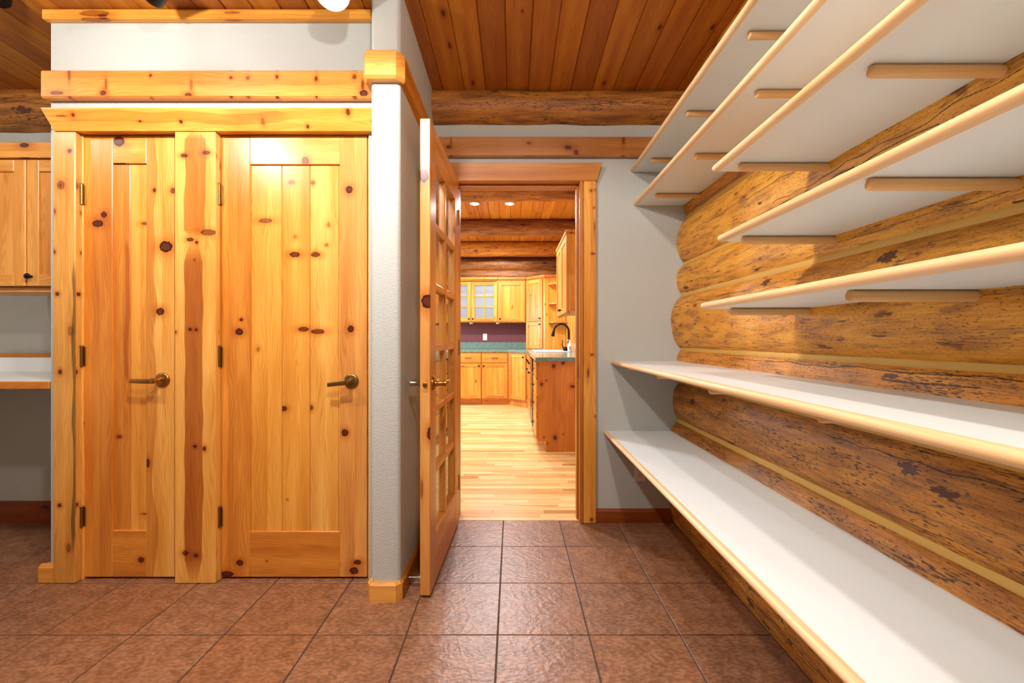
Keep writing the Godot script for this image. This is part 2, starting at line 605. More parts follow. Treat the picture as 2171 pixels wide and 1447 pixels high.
	M.tile0 = tm
	M.tile1 = tinted(tm, Color(0.96, 0.95, 0.94))
	M.tile2 = tinted(tm, Color(1.0, 0.97, 0.93))
	M.grout = plain(Color(0.29, 0.25, 0.235), 0.9)
	# textured paint
	var pn := FastNoiseLite.new()
	pn.seed = 5
	pn.frequency = 0.055
	pn.fractal_octaves = 3
	pn.domain_warp_enabled = true
	pn.domain_warp_amplitude = 12.0
	var paint_h := ImageTexture.create_from_image(pn.get_seamless_image(512, 512, false, false, 0.1, true))
	M.paint = plain(Color(0.735, 0.755, 0.735), 0.75)
	M.paint.heightmap_enabled = true
	M.paint.heightmap_texture = paint_h
	M.paint.heightmap_scale = 0.13
	M.paint.uv1_triplanar = true
	M.paint.uv1_world_triplanar = true
	M.paint.uv1_scale = Vector3.ONE * 4.4
	M.shelf = plain(Color(0.895, 0.925, 0.925), 0.38)
	M.dowel = wood(pine(512, 128, 77, Color(0.95, 0.83, 0.65), Color(0.86, 0.69, 0.47), 18.0, [[0.3, 0.5, 5, 3, 0.7]], [], 4.0), 0.45)
	M.peg = tinted(M.dowel, Color(0.94, 0.86, 0.75))
	M.brass = plain(Color(0.72, 0.52, 0.28), 0.25, 1.0)
	M.oldbrass = plain(Color(0.56, 0.45, 0.25), 0.36, 1.0)
	M.nickel = plain(Color(0.62, 0.60, 0.56), 0.3, 1.0)
	M.bronze = plain(Color(0.09, 0.07, 0.06), 0.4, 0.6)
	M.black = plain(Color(0.03, 0.03, 0.035), 0.25)
	M.iron = plain(Color(0.10, 0.10, 0.11), 0.35, 0.7)
	M.white = plain(Color(0.88, 0.88, 0.86), 0.35)
	M.dark = plain(Color(0.04, 0.035, 0.03), 0.8)
	M.red = plain(Color(0.43, 0.22, 0.24), 0.7)
	M.green = plain(Color(0.33, 0.43, 0.39), 0.16)
	var gn := nz(256, 256, 0.05, 91, 4, 2, 1)
	var gi := PackedByteArray()
	gi.resize(256 * 256 * 3)
	for p in 65536:
		var k := gn[p] / 255.0
		gi[p * 3] = int(lerpf(92, 120, k)); gi[p * 3 + 1] = int(lerpf(122, 146, k)); gi[p * 3 + 2] = int(lerpf(112, 136, k))
	M.green = wood(Image.create_from_data(256, 256, false, Image.FORMAT_RGB8, gi), 0.15)
	M.green.uv1_triplanar = true
	M.green.uv1_world_triplanar = true
	M.green.uv1_scale = Vector3.ONE * 2.0
	var gl := plain(Color(1, 1, 1, 0.04), 0.02)
	gl.transparency = BaseMaterial3D.TRANSPARENCY_ALPHA
	M.glass = gl

# ---------------------------------------------------------------- boards whose knots are placed as on the real boards
# rect and knots in the same flat units; one unit is 2.16 mm
func knotty(x0: float, y0: float, x1: float, y1: float, upright: bool, sd: int, tone: Array, knots: Array, bands := [], rings := 0.0, rough := 0.3) -> StandardMaterial3D:
	var s := 1.3
	var L := (y1 - y0) if upright else (x1 - x0)
	var W := (x1 - x0) if upright else (y1 - y0)
	var w := int(L * s)
	var h := maxi(24, int(W * s))
	var kn := []
	for k in knots:
		var dk: float = k[4] if k.size() > 4 else 1.0
		if upright: kn.append([(k[1] - y0) / L, (k[0] - x0) / W, k[3] * s, k[2] * s, dk])
		else: kn.append([(k[0] - x0) / L, (k[1] - y0) / W, k[2] * s, k[3] * s, dk])
	var m := wood(pine(w, h, sd, tone[0], tone[1], rings if rings > 0.0 else W / 4.2, kn, bands), rough)
	m.texture_repeat = true
	return m

# ---------------------------------------------------------------- logs
func wall_log(root: Node3D, y0: float, y1: float, xv0: float, xv1: float, xf: float, d0: float, d1: float, mat: Material, sd: int) -> void:
	var nn := FastNoiseLite.new()
	nn.seed = sd
	nn.frequency = 1.0
	var P := []
	var UV := []
	var mid := []
	var rows := 120
	var cols := 20
	var h := (y1 - y0) / 2.0
	var ou := sd * 0.377
	for i in rows + 1:
		var d := lerpf(d0, d1, float(i) / rows)
		var p := PackedVector3Array()
		var u := PackedVector2Array()
		var sway := 0.006 * nn.get_noise_2d(d * 0.9, 1.0)
		for j in cols + 1:
			var t := PI * j / cols
			var s := sin(t)
			var xv := lerpf(xv0, xv1, float(j) / cols)
			var y := (y0 + y1) / 2.0 - h * cos(t)
			var b := (0.007 * nn.get_noise_2d(d * 2.2, t * 0.7 + 20.0) + 0.0035 * nn.get_noise_2d(d * 9.0, t * 4.0 + 50.0)) * s
			p.append(V(xv + (xf + sway - xv) * pow(s, 0.92) + b, y, d))
			u.append(Vector2(d / 2.4 + ou, float(j) / cols * 0.86 + 0.07 + ou * 0.31))
		P.append(p)
		UV.append(u)
		mid.append(V(maxf(xv0, xv1) + 0.1, (y0 + y1) / 2.0, d))
	var mb := MB.new().sheet(P, UV, mid)
	for i in rows:
		mb.quad(P[i][0], P[i + 1][0], P[i + 1][cols], P[i][cols], Vector3.RIGHT)
	part(mb, "log", mat, root)

func cross_log(x0: float, x1: float, y: float, d: float, r0: float, r1: float, sd: int) -> MB:
	var nn := FastNoiseLite.new()
	nn.seed = sd
	nn.frequency = 1.0
	var P := []
	var UV := []
	var mid := []
	var rows := maxi(12, int(absf(x1 - x0) * 16))
	for i in rows + 1:
		var f := float(i) / rows
		var x := lerpf(x0, x1, f)
		var r := lerpf(r0, r1, f)
		var p := PackedVector3Array()
		var u := PackedVector2Array()
		for j in 29:
			var t := TAU * j / 28.0
			var q := r + 0.008 * nn.get_noise_3d(x * 1.6, cos(t) * 0.6, sin(t) * 0.6) + 0.003 * nn.get_noise_3d(x * 6.0, cos(t) * 2.0, sin(t) * 2.0)
			p.append(V(x, y + q * cos(t), d + q * sin(t)))
			u.append(Vector2(x / 3.2 + sd * 0.29, j / 28.0 * 1.6 + sd * 0.17))
		P.append(p)
		UV.append(u)
		mid.append(V(x, y, d))
	return MB.new().sheet(P, UV, mid)

# ---------------------------------------------------------------- hardware
func lever(parent: Node3D, base: Vector3, nrm: Vector3, along: Vector3, length: float, mat: Material, drop := 0.0, local := false) -> void:
	var h := sub("lever_handle", parent, base - (Vector3.ZERO if local else origin_of(parent)))
	var o := Vector3.ZERO if local else base
	var L := local
	part(MB.new().lathe([Vector2(0.0, 0.0), Vector2(0.034, 0.0), Vector2(0.034, 0.003), Vector2(0.031, 0.007), Vector2(0.026, 0.009), Vector2(0.0, 0.010)], o, nrm, 28), "rose", mat, h, L)
	var mb := MB.new().lathe([Vector2(0.0, 0.008), Vector2(0.015, 0.008), Vector2(0.014, 0.018), Vector2(0.011, 0.022), Vector2(0.0105, 0.040), Vector2(0.012, 0.046), Vector2(0.012, 0.058), Vector2(0.0, 0.060)], o, nrm, 20)
	part(mb, "neck", mat, h, L)
	var upv := nrm.cross(along).normalized()
	if upv.y < 0.0: upv = -upv
	var path := []
	var rad := []
	for i in 9:
		var f := i / 8.0
		path.append(o + nrm * (0.050 + 0.004 * sin(f * PI)) + along * (length * f) - Vector3.UP * drop * f)
		rad.append(lerpf(0.0125, 0.0095, f))
	# a flattened bar
	var q := MB.new()
	var rings := []
	for i in 9:
		var ring := []
		for k in 17:
			var a := TAU * k / 16.0
			var cx := pow(absf(cos(a)), 0.6) * signf(cos(a))
			var sy := pow(absf(sin(a)), 0.6) * signf(sin(a))
			ring.append(path[i] + nrm * cx * rad[i] * 0.55 + upv * sy * rad[i])
		rings.append(PackedVector3Array(ring))
	var uvs := []
	for i in 9:
		var z := PackedVector2Array()
		z.resize(17)
		uvs.append(z)
	q.sheet(rings, uvs, path)
	for e in [0, 8]:
		var nn: Vector3 = -along if e == 0 else along
		for k in 16: q.tri(path[e], rings[e][k], rings[e][k + 1], nn, nn, nn)
	part(q, "lever", mat, h, L)

func hinge(parent: Node3D, x: float, y: float, d: float) -> void:
	var h := sub("hinge", parent, V(x, y, d) - origin_of(parent))
	part(MB.new().B(x + 0.002, x + 0.012, y - 0.043, y + 0.043, d + 0.004, d + 0.0065, 0.0004), "hinge_leaf", M.oldbrass, h)
	for k in 5:
		var y0 := y - 0.046 + k * 0.0184
		part(MB.new().lathe([Vector2(0, 0), Vector2(0.0072, 0.0), Vector2(0.0072, 0.0176), Vector2(0, 0.0176)], V(x, y0, d), Vector3.UP, 14), "knuckle", M.oldbrass, h)
	part(MB.new().lathe([Vector2(0, 0), Vector2(0.0085, 0), Vector2(0.0085, 0.003), Vector2(0.004, 0.006), Vector2(0, 0.006)], V(x, y + 0.046, d), Vector3.UP, 14), "hinge_pin", M.oldbrass, h)

# a cabinet front in its own axes: x to the right, y up, z out of the cabinet; origin at lower left of the front plane
func front(parent: Node3D, called: String, x: float, y: float, w: float, h: float, knob: Vector2, glazed := false, flat := false, tone := 1, rail := 0.055) -> Node3D:
	var dr := sub(called, parent, Vector3(x, y, 0))
	var z0 := 0.001
	var z1 := 0.021
	if flat:
		part(MB.new().B(0, w, 0, h, -z0, -z1, 0.004, 0, false, off()), "panel", gp(tone), dr, true)
	else:
		for s in [0.0, w - rail]:
			part(MB.new().B(s, s + rail, 0, h, -z0, -z1, 0.003, 1, false, off()), "stile", gp(tone), dr, true)
		for s in [0.0, h - rail]:
			part(MB.new().B(rail, w - rail, s, s + rail, -z0, -z1 + 0.0004, 0.003, 0, false, off()), "rail", gp(tone), dr, true)
		if glazed:
			part(MB.new().B(w / 2 - 0.009, w / 2 + 0.009, rail, h - rail, -z0 - 0.004, -z1 + 0.002, 0.003, 1, false, off()), "muntin", gp(tone), dr, true)
			for k in 2:
				var yy := rail + (h - 2 * rail) * (k + 1) / 3.0
				part(MB.new().B(rail, w - rail, yy - 0.009, yy + 0.009, -z0 - 0.004, -z1 + 0.0022, 0.003, 0, false, off()), "muntin", gp(tone), dr, true)
			for i in 2:
				for k in 3:
					var ph := (h - 2 * rail) / 3.0
					var px := rail if i == 0 else w / 2
					part(MB.new().B(px, px + w / 2 - rail, rail + ph * k, rail + ph * (k + 1), -0.008, -0.010, 0.0), "pane", M.cabglass, dr, true)
		else:
			part(MB.new().B(rail - 0.004, w - rail + 0.004, rail - 0.004, h - rail + 0.004, -z0, -z1 + 0.010, 0.002, 1, false, off()), "panel", gp(tone), dr, true)
	if knob.x >= 0.0:
		part(MB.new().lathe([Vector2(0, 0), Vector2(0.007, 0), Vector2(0.006, 0.010), Vector2(0.014, 0.017), Vector2(0.015, 0.022), Vector2(0.011, 0.027), Vector2(0, 0.028)], Vector3(knob.x, knob.y, z1), Vector3.BACK, 16), "knob", M.iron, dr, true)
	return dr

func pull(dr: Node3D, x: float, y: float, half := 0.05) -> void:
	var p := []
	var r := []
	for i in 9:
		var f := i / 8.0
		p.append(Vector3(x - half + 2 * half * f, y, 0.02 + 0.03 * pow(sin(f * PI), 0.5)))
		r.append(0.0048)
	part(MB.new().tube(p, r, 10), "pull", M.iron, dr, true)

func nosing_profile(t: float, w: float) -> PackedVector2Array:
	var q := PackedVector2Array()
	for i in 9:
		var a := PI / 2 + PI * i / 8.0
		q.append(Vector2(cos(a) * t / 2, sin(a) * t / 2))
	q.append(Vector2(w, -t / 2))
	q.append(Vector2(w, t / 2))
	return q

func _ready() -> void:
	rng.seed = 20240611
	# ------------------------------------------------------------ camera, exposure, lights
	var cam := Camera3D.new()
	cam.name = "camera"
	cam.projection = Camera3D.PROJECTION_FRUSTUM
	cam.near = 0.05
	cam.far = 60.0
	cam.size = 0.05 * 1447.0 / 910.0
	cam.frustum_offset = Vector2(-1.5, -5.5) * 0.05 / 910.0
	add_child(cam)
	cam.position = V(0, EYE, 0)
	cam.current = true
	var we := WorldEnvironment.new()
	we.name = "world"
	var env := Environment.new()
	env.background_mode = Environment.BG_COLOR
	env.background_color = Color(0, 0, 0)
	env.tonemap_mode = Environment.TONE_MAPPER_LINEAR
	env.tonemap_exposure = 1.06
	env.sdfgi_enabled = true
	env.ssao_enabled = true
	env.ssil_enabled = true
	we.environment = env
	add_child(we)
	make_materials()
	M.cabglass = plain(Color(0.62, 0.66, 0.70, 0.40), 0.3)
	M.cabglass.transparency = BaseMaterial3D.TRANSPARENCY_ALPHA
	build_lamps()
	build_shell()
	build_closets()
	build_alcove()
	build_french_door()
	build_shelves()
	build_kitchen()

const WARM := Color(1.0, 0.985, 0.965)
const COOL := Color(0.99, 0.99, 1.0)

func omni(parent: Node3D, at: Vector3, c: Color, e: float, size := 0.05) -> void:
	var l := OmniLight3D.new()
	l.name = "lamp_light"
	parent.add_child(l, true)
	l.position = at
	l.light_color = c
	l.light_energy = e
	l.light_size = size
	l.omni_range = 12.0
	l.omni_attenuation = 2.0
	l.shadow_enabled = true

func spot(parent: Node3D, at: Vector3, dir: Vector3, c: Color, e: float, angle: float, size := 0.03, soft := 0.6) -> void:
	var l := SpotLight3D.new()
	l.name = "lamp_light"
	parent.add_child(l, true)
	l.position = at
	l.basis = Basis.looking_at(dir.normalized(), Vector3.UP if absf(dir.normalized().y) < 0.95 else Vector3.BACK)
	l.light_color = c
	l.light_energy = e
	l.light_size = size
	l.spot_angle = angle
	l.spot_angle_attenuation = soft
	l.spot_range = 12.0
	l.spot_attenuation = 2.0
	l.shadow_enabled = true

func ceil_y(d: float) -> float:
	return 2.583 - 0.03 * (d - 1.93)

func track_head(label: String, at: Vector3, aim: Vector3, lit: float, shell: Material, k: float) -> void:
	# a can on a stem, hung from the ceiling track; k scales the can
	var o := thing("spot_lamp", label, "spotlight", at)
	var top := ceil_y(-at.z) - 0.016
	var a := aim.normalized()
	part(MB.new().lathe([Vector2(0, 0), Vector2(0.006, 0), Vector2(0.006, top - at.y), Vector2(0, top - at.y)], at, Vector3.UP, 10), "stem", shell, o)
	part(MB.new().lathe([Vector2(0, -0.065 * k), Vector2(0.022 * k, -0.062 * k), Vector2(0.032 * k, -0.045 * k), Vector2(0.036 * k, -0.01 * k), Vector2(0.044 * k, 0.05 * k), Vector2(0.041 * k, 0.05 * k), Vector2(0.034 * k, 0.030 * k), Vector2(0.0, 0.025 * k)], at, a, 28), "shade", shell, o)
	part(MB.new().lathe([Vector2(0, 0.026 * k), Vector2(0.034 * k, 0.030 * k), Vector2(0.039 * k, 0.044 * k), Vector2(0.030 * k, 0.056 * k), Vector2(0, 0.062 * k)], at, a, 28), "bulb", glow(WARM, 6.0 if lit > 0.0 else 0.0), o)
	if lit > 0.0: spot(o, a * 0.075 * k, a, WARM, lit, 66.0, 0.05, 1.0)

func build_lamps() -> void:
	# ceiling track with the heads that reach into view
	var t := thing("track_bar", "slim white track bar on the plank ceiling above the closet doors", "track", V(-1.4, 2.57, 1.78))
	part(MB.new().B(-2.2, -0.64, ceil_y(1.78) - 0.02, ceil_y(1.78) - 0.001, 1.765, 1.795, 0.003), "rail", M.white, t)
	track_head("bright white spotlight near the top of the grey pillar", V(-0.735, 2.558, 1.78), Vector3(0.1, -0.70, 0.72), 0.24, M.white, 1.65)
	track_head("dark bronze spotlight can above the narrow closet door", V(-1.47, 2.546, 1.78), Vector3(-0.82, -0.1, -0.45), 0.0, M.bronze, 1.0)
	track_head("dark spotlight can in the top corner over the alcove", V(-2.13, 2.545, 1.78), Vector3(-0.8, -0.1, -0.5), 0.0, M.bronze, 1.0)
	# lamps out of view, placed for the shelf and handle shadows and general light
	var pr := []
	for i in 13: pr.append(Vector2(0.055 * sin(PI * i / 12.0), -0.055 * cos(PI * i / 12.0)))
	downlight("unseen white downlight can before the wide closet door, lighting the shelves", V(-0.64, 2.36, 0.97), 2.9)  # out of view above the frame; lights shelves, pillar and floor
	globe("unseen frosted globe pendant lamp, out of view, lighting the closet doors", V(-1.62, 2.32, 1.10), pr, 1.0)  # out of view; lights the closet doors and the wall over them
	globe("unseen frosted globe lamp above the viewer, lighting the shelves and floor", V(0.10, 2.53, 0.05), pr, 1.75)  # out of view overhead; balances the light on shelves, floor and ceiling
	globe("unseen frosted globe lamp on the plank ceiling, lighting the alcove", V(-2.95, 2.50, 1.0), pr, 0.3)  # out of view; a weak light for the alcove cabinet

func downlight(label: String, at: Vector3, e: float) -> void:
	var o := thing("unseen_ceiling_lamp", label, "ceiling lamp", at)
	var top := ceil_y(-at.z) - 0.001
	part(MB.new().lathe([Vector2(0, 0), Vector2(0.06, 0), Vector2(0.06, -0.02), Vector2(0, -0.02)], Vector3(at.x, top, at.z), Vector3.UP, 28), "canopy", M.white, o)
	part(MB.new().lathe([Vector2(0, 0), Vector2(0.008, 0), Vector2(0.008, top - at.y - 0.09), Vector2(0, top - at.y - 0.09)], at + Vector3(0, 0.08, 0), Vector3.UP, 14), "stem", M.white, o)
	part(MB.new().lathe([Vector2(0, 0.09), Vector2(0.045, 0.085), Vector2(0.055, 0.06), Vector2(0.06, 0.004), Vector2(0.056, 0.004), Vector2(0.05, 0.02), Vector2(0, 0.02)], at, Vector3.UP, 28), "shade", M.white, o)
	part(MB.new().lathe([Vector2(0, -0.004), Vector2(0.03, 0.0), Vector2(0.05, 0.012), Vector2(0.05, 0.0195), Vector2(0, 0.0195)], at, Vector3.UP, 28), "bulb", glow(WARM, 6.0), o)
	spot(o, Vector3(0, -0.01, 0), Vector3.DOWN, WARM, e, 89.0, 0.05, 0.2)

func globe(label: String, at: Vector3, pr: Array, e: float) -> void:
	var o := thing("unseen_ceiling_lamp", label, "ceiling lamp", at)
	var top := ceil_y(-at.z) - 0.001
	part(MB.new().lathe([Vector2(0, 0), Vector2(0.07, 0), Vector2(0.075, -0.012), Vector2(0.05, -0.03), Vector2(0, -0.03)], Vector3(at.x, top, at.z), Vector3.UP, 28), "canopy", M.white, o)
	part(MB.new().lathe([Vector2(0, 0), Vector2(0.012, 0), Vector2(0.012, top - at.y - 0.04), Vector2(0, top - at.y - 0.04)], at + Vector3(0, 0.04, 0), Vector3.UP, 14), "collar", M.white, o)
	part(MB.new().lathe(pr, at, Vector3.UP, 28), "bulb", glow(WARM, 6.0), o)
	omni(o, Vector3.ZERO, WARM, e, 0.05)

func recessed(label: String, x: float, d: float, e: float, group: String) -> void:
	var o := thing("recessed_lamp", label, "ceiling lamp", V(x, 2.77, d), group)
	part(MB.new().lathe([Vector2(0.044, 0.0), Vector2(0.062, 0.0), Vector2(0.066, 0.006), Vector2(0.062, 0.012), Vector2(0.044, 0.012), Vector2(0.044, 0.0)], V(x, 2.776, d), Vector3.UP, 24), "trim_ring", M.white, o)
	part(MB.new().lathe([Vector2(0, -0.010), Vector2(0.03, -0.006), Vector2(0.044, 0.004), Vector2(0.044, 0.010), Vector2(0, 0.010)], V(x, 2.776, d), Vector3.UP, 24), "bulb", glow(COOL, 9.0), o)
	spot(o, V(x, 2.755, d) - o.position, Vector3.DOWN, COOL, e, 80.0, 0.05, 0.35)

func S(called: String, label: String, category: String, at := Vector3.ZERO) -> Node3D:
	return thing(called, label, category, at, "", "structure")

func tri_uv(mb: MB, size: float) -> MB:
	for i in mb.t.size(): mb.t[i] = Vector2(mb.t[i].x * 2.2 / size, mb.t[i].y * 0.28 / size)
	return mb

func build_shell() -> void:
	# ---------------- tiled floor
	var f := S("floor", "brown slate-look ceramic tile floor with thin dark grout lines", "floor")
	part(MB.new().B(-3.5, 1.2, -0.12, -0.004, -2.4, 2.60, 0.0), "grout_bed", M.grout, f)
	var vari: Array[ArrayMesh] = []
	for k in 6:
		vari.append(tri_uv(MB.new().B(0.0, TILE - 0.005, -0.009, 0.0, -(TILE - 0.005), 0.0, 0.0016, 0, false, Vector2(k * 0.137, k * 0.61)), 0.68).mesh())
	var n := 0
	for j in range(-3, 2):
		for i in range(-10, 4):
			var x := -0.056 + TILE * i + 0.0025
			var d1 := 1.936 + TILE * (j + 1) - 0.002
			if j == 1: d1 = minf(d1, 2.600)
			var m: Mesh = vari[rng.randi_range(0, 5)]
			if j == 1: m = tri_uv(MB.new().B(0.0, TILE - 0.005, -0.009, 0.0, -(d1 - 2.2775), 0.0, 0.0016, 0, false, off()), 0.68).mesh()
			inst(m, "tile", M["tile%d" % rng.randi_range(0, 2)], f, V(x, 0, d1), n)
			n += 1
	var far := MB.new()
	for j in range(-13, -3):
		for i in range(-10, 4):
			var x := -0.056 + TILE * i + 0.0025
			var d0 := 1.936 + TILE * j + 0.0025
			far.B(x, x + TILE - 0.005, -0.009, 0.0, d0, d0 + TILE - 0.005, 0.0, 0, false, off())
	part(tri_uv(far, 0.68), "tiles_behind_viewer", M.tile0, f).set_meta("kind", "stuff")
	# ---------------- plank ceiling
	var c := S("ceiling", "honey-brown knotty pine plank ceiling running towards the doorway", "ceiling", V(0, 2.58, 0))
	var prof := PackedVector2Array([Vector2(0.0005, 0.02), Vector2(0.0005, 0.006), Vector2(0.006, 0.0), Vector2(0.1195, 0.0), Vector2(0.125, 0.006), Vector2(0.125, 0.02)])
	var p0 := V(0, ceil_y(-2.2), -2.2)
	var p1 := V(0, ceil_y(2.70), 2.70)
	var pv: Array[ArrayMesh] = []
	for k in 8: pv.append(MB.new().prism(prof, p0, Vector3.RIGHT, Vector3.UP, p1 - p0, false, 0.0, off()).mesh(V(0, 2.58, 0)))
	n = 0
	for i in range(-26, 9):
		inst(pv[rng.randi_range(0, 7)], "plank", gp(2), c, Vector3(-0.035 + 0.1255 * i, 0, 0), n)
		n += 1
	part(MB.new().B(-3.4, 1.2, 2.74, 2.86, -2.2, 2.72, 0.0), "roof_deck", M.dark, c)
	# ---------------- end wall with the doorway
	var w := S("wall_back", "light grey textured plaster wall round the kitchen doorway", "wall", V(0, 0, 2.585))
	part(MB.new().B(-2.6, -0.335, 0, 2.75, 2.585, 2.72, 0.0), "plaster", M.paint, w)
	part(MB.new().B(-3.5, -2.6, 0, 2.75, 2.585, 2.72, 0.0), "plaster", M.paint, w)
	part(MB.new().B(0.405, 1.30, 0, 2.75, 2.585, 2.72, 0.0), "plaster", M.paint, w)
	part(MB.new().B(-0.335, 0.405, 2.055, 2.75, 2.585, 2.72, 0.0), "plaster", M.paint, w)
	part(MB.new().B(-3.5, 1.3, 2.75, 3.0, 2.585, 2.72, 0.0), "plaster", M.paint, w)
	# ---------------- other walls
	var wl := S("wall_left", "grey painted wall at the far end of the alcove", "wall", V(-3.45, 0, 0))
	part(MB.new().B(-3.6, -3.4, 0, 2.75, -2.4, 2.72, 0.0), "plaster", M.paint, wl)
	var wr := S("wall_rear", "grey painted wall behind the viewer", "wall", V(0, 0, -2.3))
	part(MB.new().B(-3.5, 1.3, 0, 2.75, -2.4, -2.2, 0.0), "plaster", M.paint, wr)
	# ---------------- log wall
	var lw := S("wall_right", "stacked peeled log wall with yellow chinking behind the white shelves", "wall", V(1.1, 0, 0))
	part(MB.new().B(1.10, 1.30, 0, 2.75, -2.4, 2.585, 0.0), "backing", M.dark, lw)
	var L := [
		[0.0, 0.300, 0.962, 1.01, 0.943, "log2"], [0.300, 0.609, 1.01, 1.014, 0.938, "log2"], [0.609, 0.843, 1.014, 1.03, 0.963, "log2"], [0.843, 1.040, 1.03, 1.037, 0.985, "log4"],
		[1.040, 1.357, 1.037, 1.037, 0.957, "log0"], [1.357, 1.549, 1.037, 1.054, 0.99, "log1"], [1.549, 1.823, 1.054, 1.07, 0.985, "log1"], [1.823, 2.100, 1.07, 1.09, 1.025, "log0"],
		[2.100, 2.36, 1.09, 1.09, 1.02, "log1"], [2.36, 2.66, 1.09, 1.09, 1.01, "log0"]]
	for k in L.size():
		wall_log(lw, L[k][0], L[k][1], L[k][2], L[k][3], L[k][4], -2.19, 2.584, M[L[k][5]], 11 + k * 7)
		if k > 0:
			var q := PackedVector2Array()
			var yv: float = L[k][0]
			var xv: float = L[k][2]
			for z in [[0.04, -0.03], [0.04, 0.03], [-0.016, 0.026], [-0.026, 0.012], [-0.028, 0.0], [-0.026, -0.012], [-0.016, -0.026]]: q.append(Vector2(xv + z[0], yv + z[1]))
			part(MB.new().prism(q, V(0, 0, -2.18), Vector3.RIGHT, Vector3.UP, Vector3(0, 0, -4.763), true), "chinking", M.chink, lw)
	# ---------------- partition that ends in the pillar
	var pw := S("wall_partition", "grey textured wall end with rounded corners beside the glazed door", "wall", V(-0.53, 0, 1.81))
	var r := 0.02
	var po := PackedVector2Array()
	for q in [[-0.475 - r, 1.81 + r, -90.0], [-0.60 + r, 1.81 + r, 180.0]]:
		for i in 7:
			var t := i / 6.0 * PI / 2
			if q[2] < 0.0: po.append(Vector2(q[0] + r * cos(t), q[1] - r * sin(t)))
			else: po.append(Vector2(q[0] - r * sin(t), q[1] - r * cos(t)))
	po.append(Vector2(-0.60, 2.585))
	po.append(Vector2(-0.475, 2.585))
	part(MB.new().prism(po, Vector3.ZERO, Vector3.RIGHT, Vector3.FORWARD, Vector3.UP * 2.60, true), "plaster", M.paint, pw)
	# ---------------- closet front wall
	var cw := S("wall_front", "white painted wall above the two closet doors", "wall", V(-1.36, 0, 1.955))
	part(MB.new().B(-2.115, -0.60, 2.045, 2.60, 1.955, 2.06, 0.012), "plaster", M.paint, cw)
	part(MB.new().B(-2.115, -1.975, 0, 2.06, 1.955, 2.585, 0.012), "plaster", M.paint, cw)
	part(MB.new().B(-2.115, -1.975, 2.05, 2.60, 2.04, 2.585, 0.0), "plaster", M.paint, cw)
	part(MB.new().B(-1.52, -1.345, 0, 2.05, 1.970, 2.06, 0.0), "plaster", M.paint, cw)
	part(MB.new().B(-0.655, -0.60, 0, 2.05, 1.955, 2.06, 0.0), "plaster", M.paint, cw)
	# ---------------- baseboards
	var bp := PackedVector2Array([Vector2(0, 0), Vector2(0.018, 0), Vector2(0.018, 0.066), Vector2(0.008, 0.078), Vector2(0, 0.080)])
	var bb := S("baseboard_back", "reddish-brown wooden baseboard between doorway casing and log wall", "baseboard", V(0.73, 0, 2.58))
	part(MB.new().prism(bp, V(0.499, 0, 2.585), Vector3.BACK, Vector3.UP, Vector3(0.452, 0, 0), false, 0.0, off()), "board", gp(3), bb)
	var ba := S("baseboard_left", "dark reddish baseboard under the alcove counter", "baseboard", V(-2.8, 0, 2.58))
	part(MB.new().prism(PackedVector2Array([Vector2(0, 0), Vector2(0.018, 0), Vector2(0.018, 0.112), Vector2(0.008, 0.124), Vector2(0, 0.126)]), V(-3.4, 0, 2.585), Vector3.BACK, Vector3.UP, Vector3(1.28, 0, 0), false, 0.0, off()), "board", gp(3), ba)
	wrap_board("baseboard_right", "honey pine baseboard wrapped round the foot of the grey pillar", "baseboard", 0.0, 0.08, 0.02, 0.012, 0.03)
	wrap_board("trim_1", "honey pine belt board with clipped corners wrapped round the grey pillar", "trim", 2.178, 2.298, 0.04, 0.012, 0.035)
	var bl := S("baseboard_front", "short honey pine baseboard block at the closet wall corner", "baseboard", V(-2.1, 0, 1.95))
	part(MB.new().prism(bp, V(-2.142, 0, 1.955), Vector3.BACK, Vector3.UP, Vector3(0.074, 0, 0), false, 0.0, off()), "board", gp(0), bl)
	part(MB.new().prism(PackedVector2Array([Vector2(0, 0), Vector2(0.026, 0), Vector2(0.026, 0.066), Vector2(0.010, 0.078), Vector2(0, 0.080)]), V(-2.115, 0, 2.30), Vector3.LEFT, Vector3.UP, Vector3(0, 0, 0.345), false, 0.0, off()), "board", gp(0), bl)
	# belt, crown and ceiling logs
	var b2 := S("trim_2", "honey pine belt board above the closet door casing", "trim", V(-1.36, 2.24, 1.94))
	part(MB.new().B(-2.115, -0.60, 2.178, 2.303, 1.918, 1.955, 0.007, 0, true), "board", knotty(85, 148, 785, 207, false, 501, [Color(0.90, 0.64, 0.31), Color(0.72, 0.43, 0.15)], [[120, 197, 14, 4, 0.7], [146, 160, 3, 12, 0.45], [216, 197, 6, 5, 0.8], [222, 178, 3, 12, 0.4], [314, 160, 2.5, 3, 0.9], [392, 201, 7, 4, 0.8], [398, 180, 3, 12, 0.35], [480, 165, 3, 3, 0.8], [515, 165, 4, 4, 0.5], [575, 163, 3, 4, 0.8], [656, 167, 3, 5, 0.8], [735, 163, 4, 5, 0.6], [754, 198, 8, 7, 0.95], [752, 180, 3, 10, 0.6]]), b2)
	var cr := S("trim_3", "pine crown board under the plank ceiling above the closets", "trim", V(-1.36, 2.56, 1.94))
	part(MB.new().B(-2.115, -0.60, 2.536, ceil_y(1.94) - 0.002, 1.925, 1.955, 0.004, 0, true), "board", knotty(85, 10, 785, 40, false, 502, GOLD, [[195, 24, 30, 9, 0.4], [212, 31, 10, 4, 0.7], [480, 22, 18, 4, 0.4]]), cr)
	var b4 := S("trim_4", "brown pine belt board on the wall above the doorway", "trim", V(0.2, 2.24, 2.57))
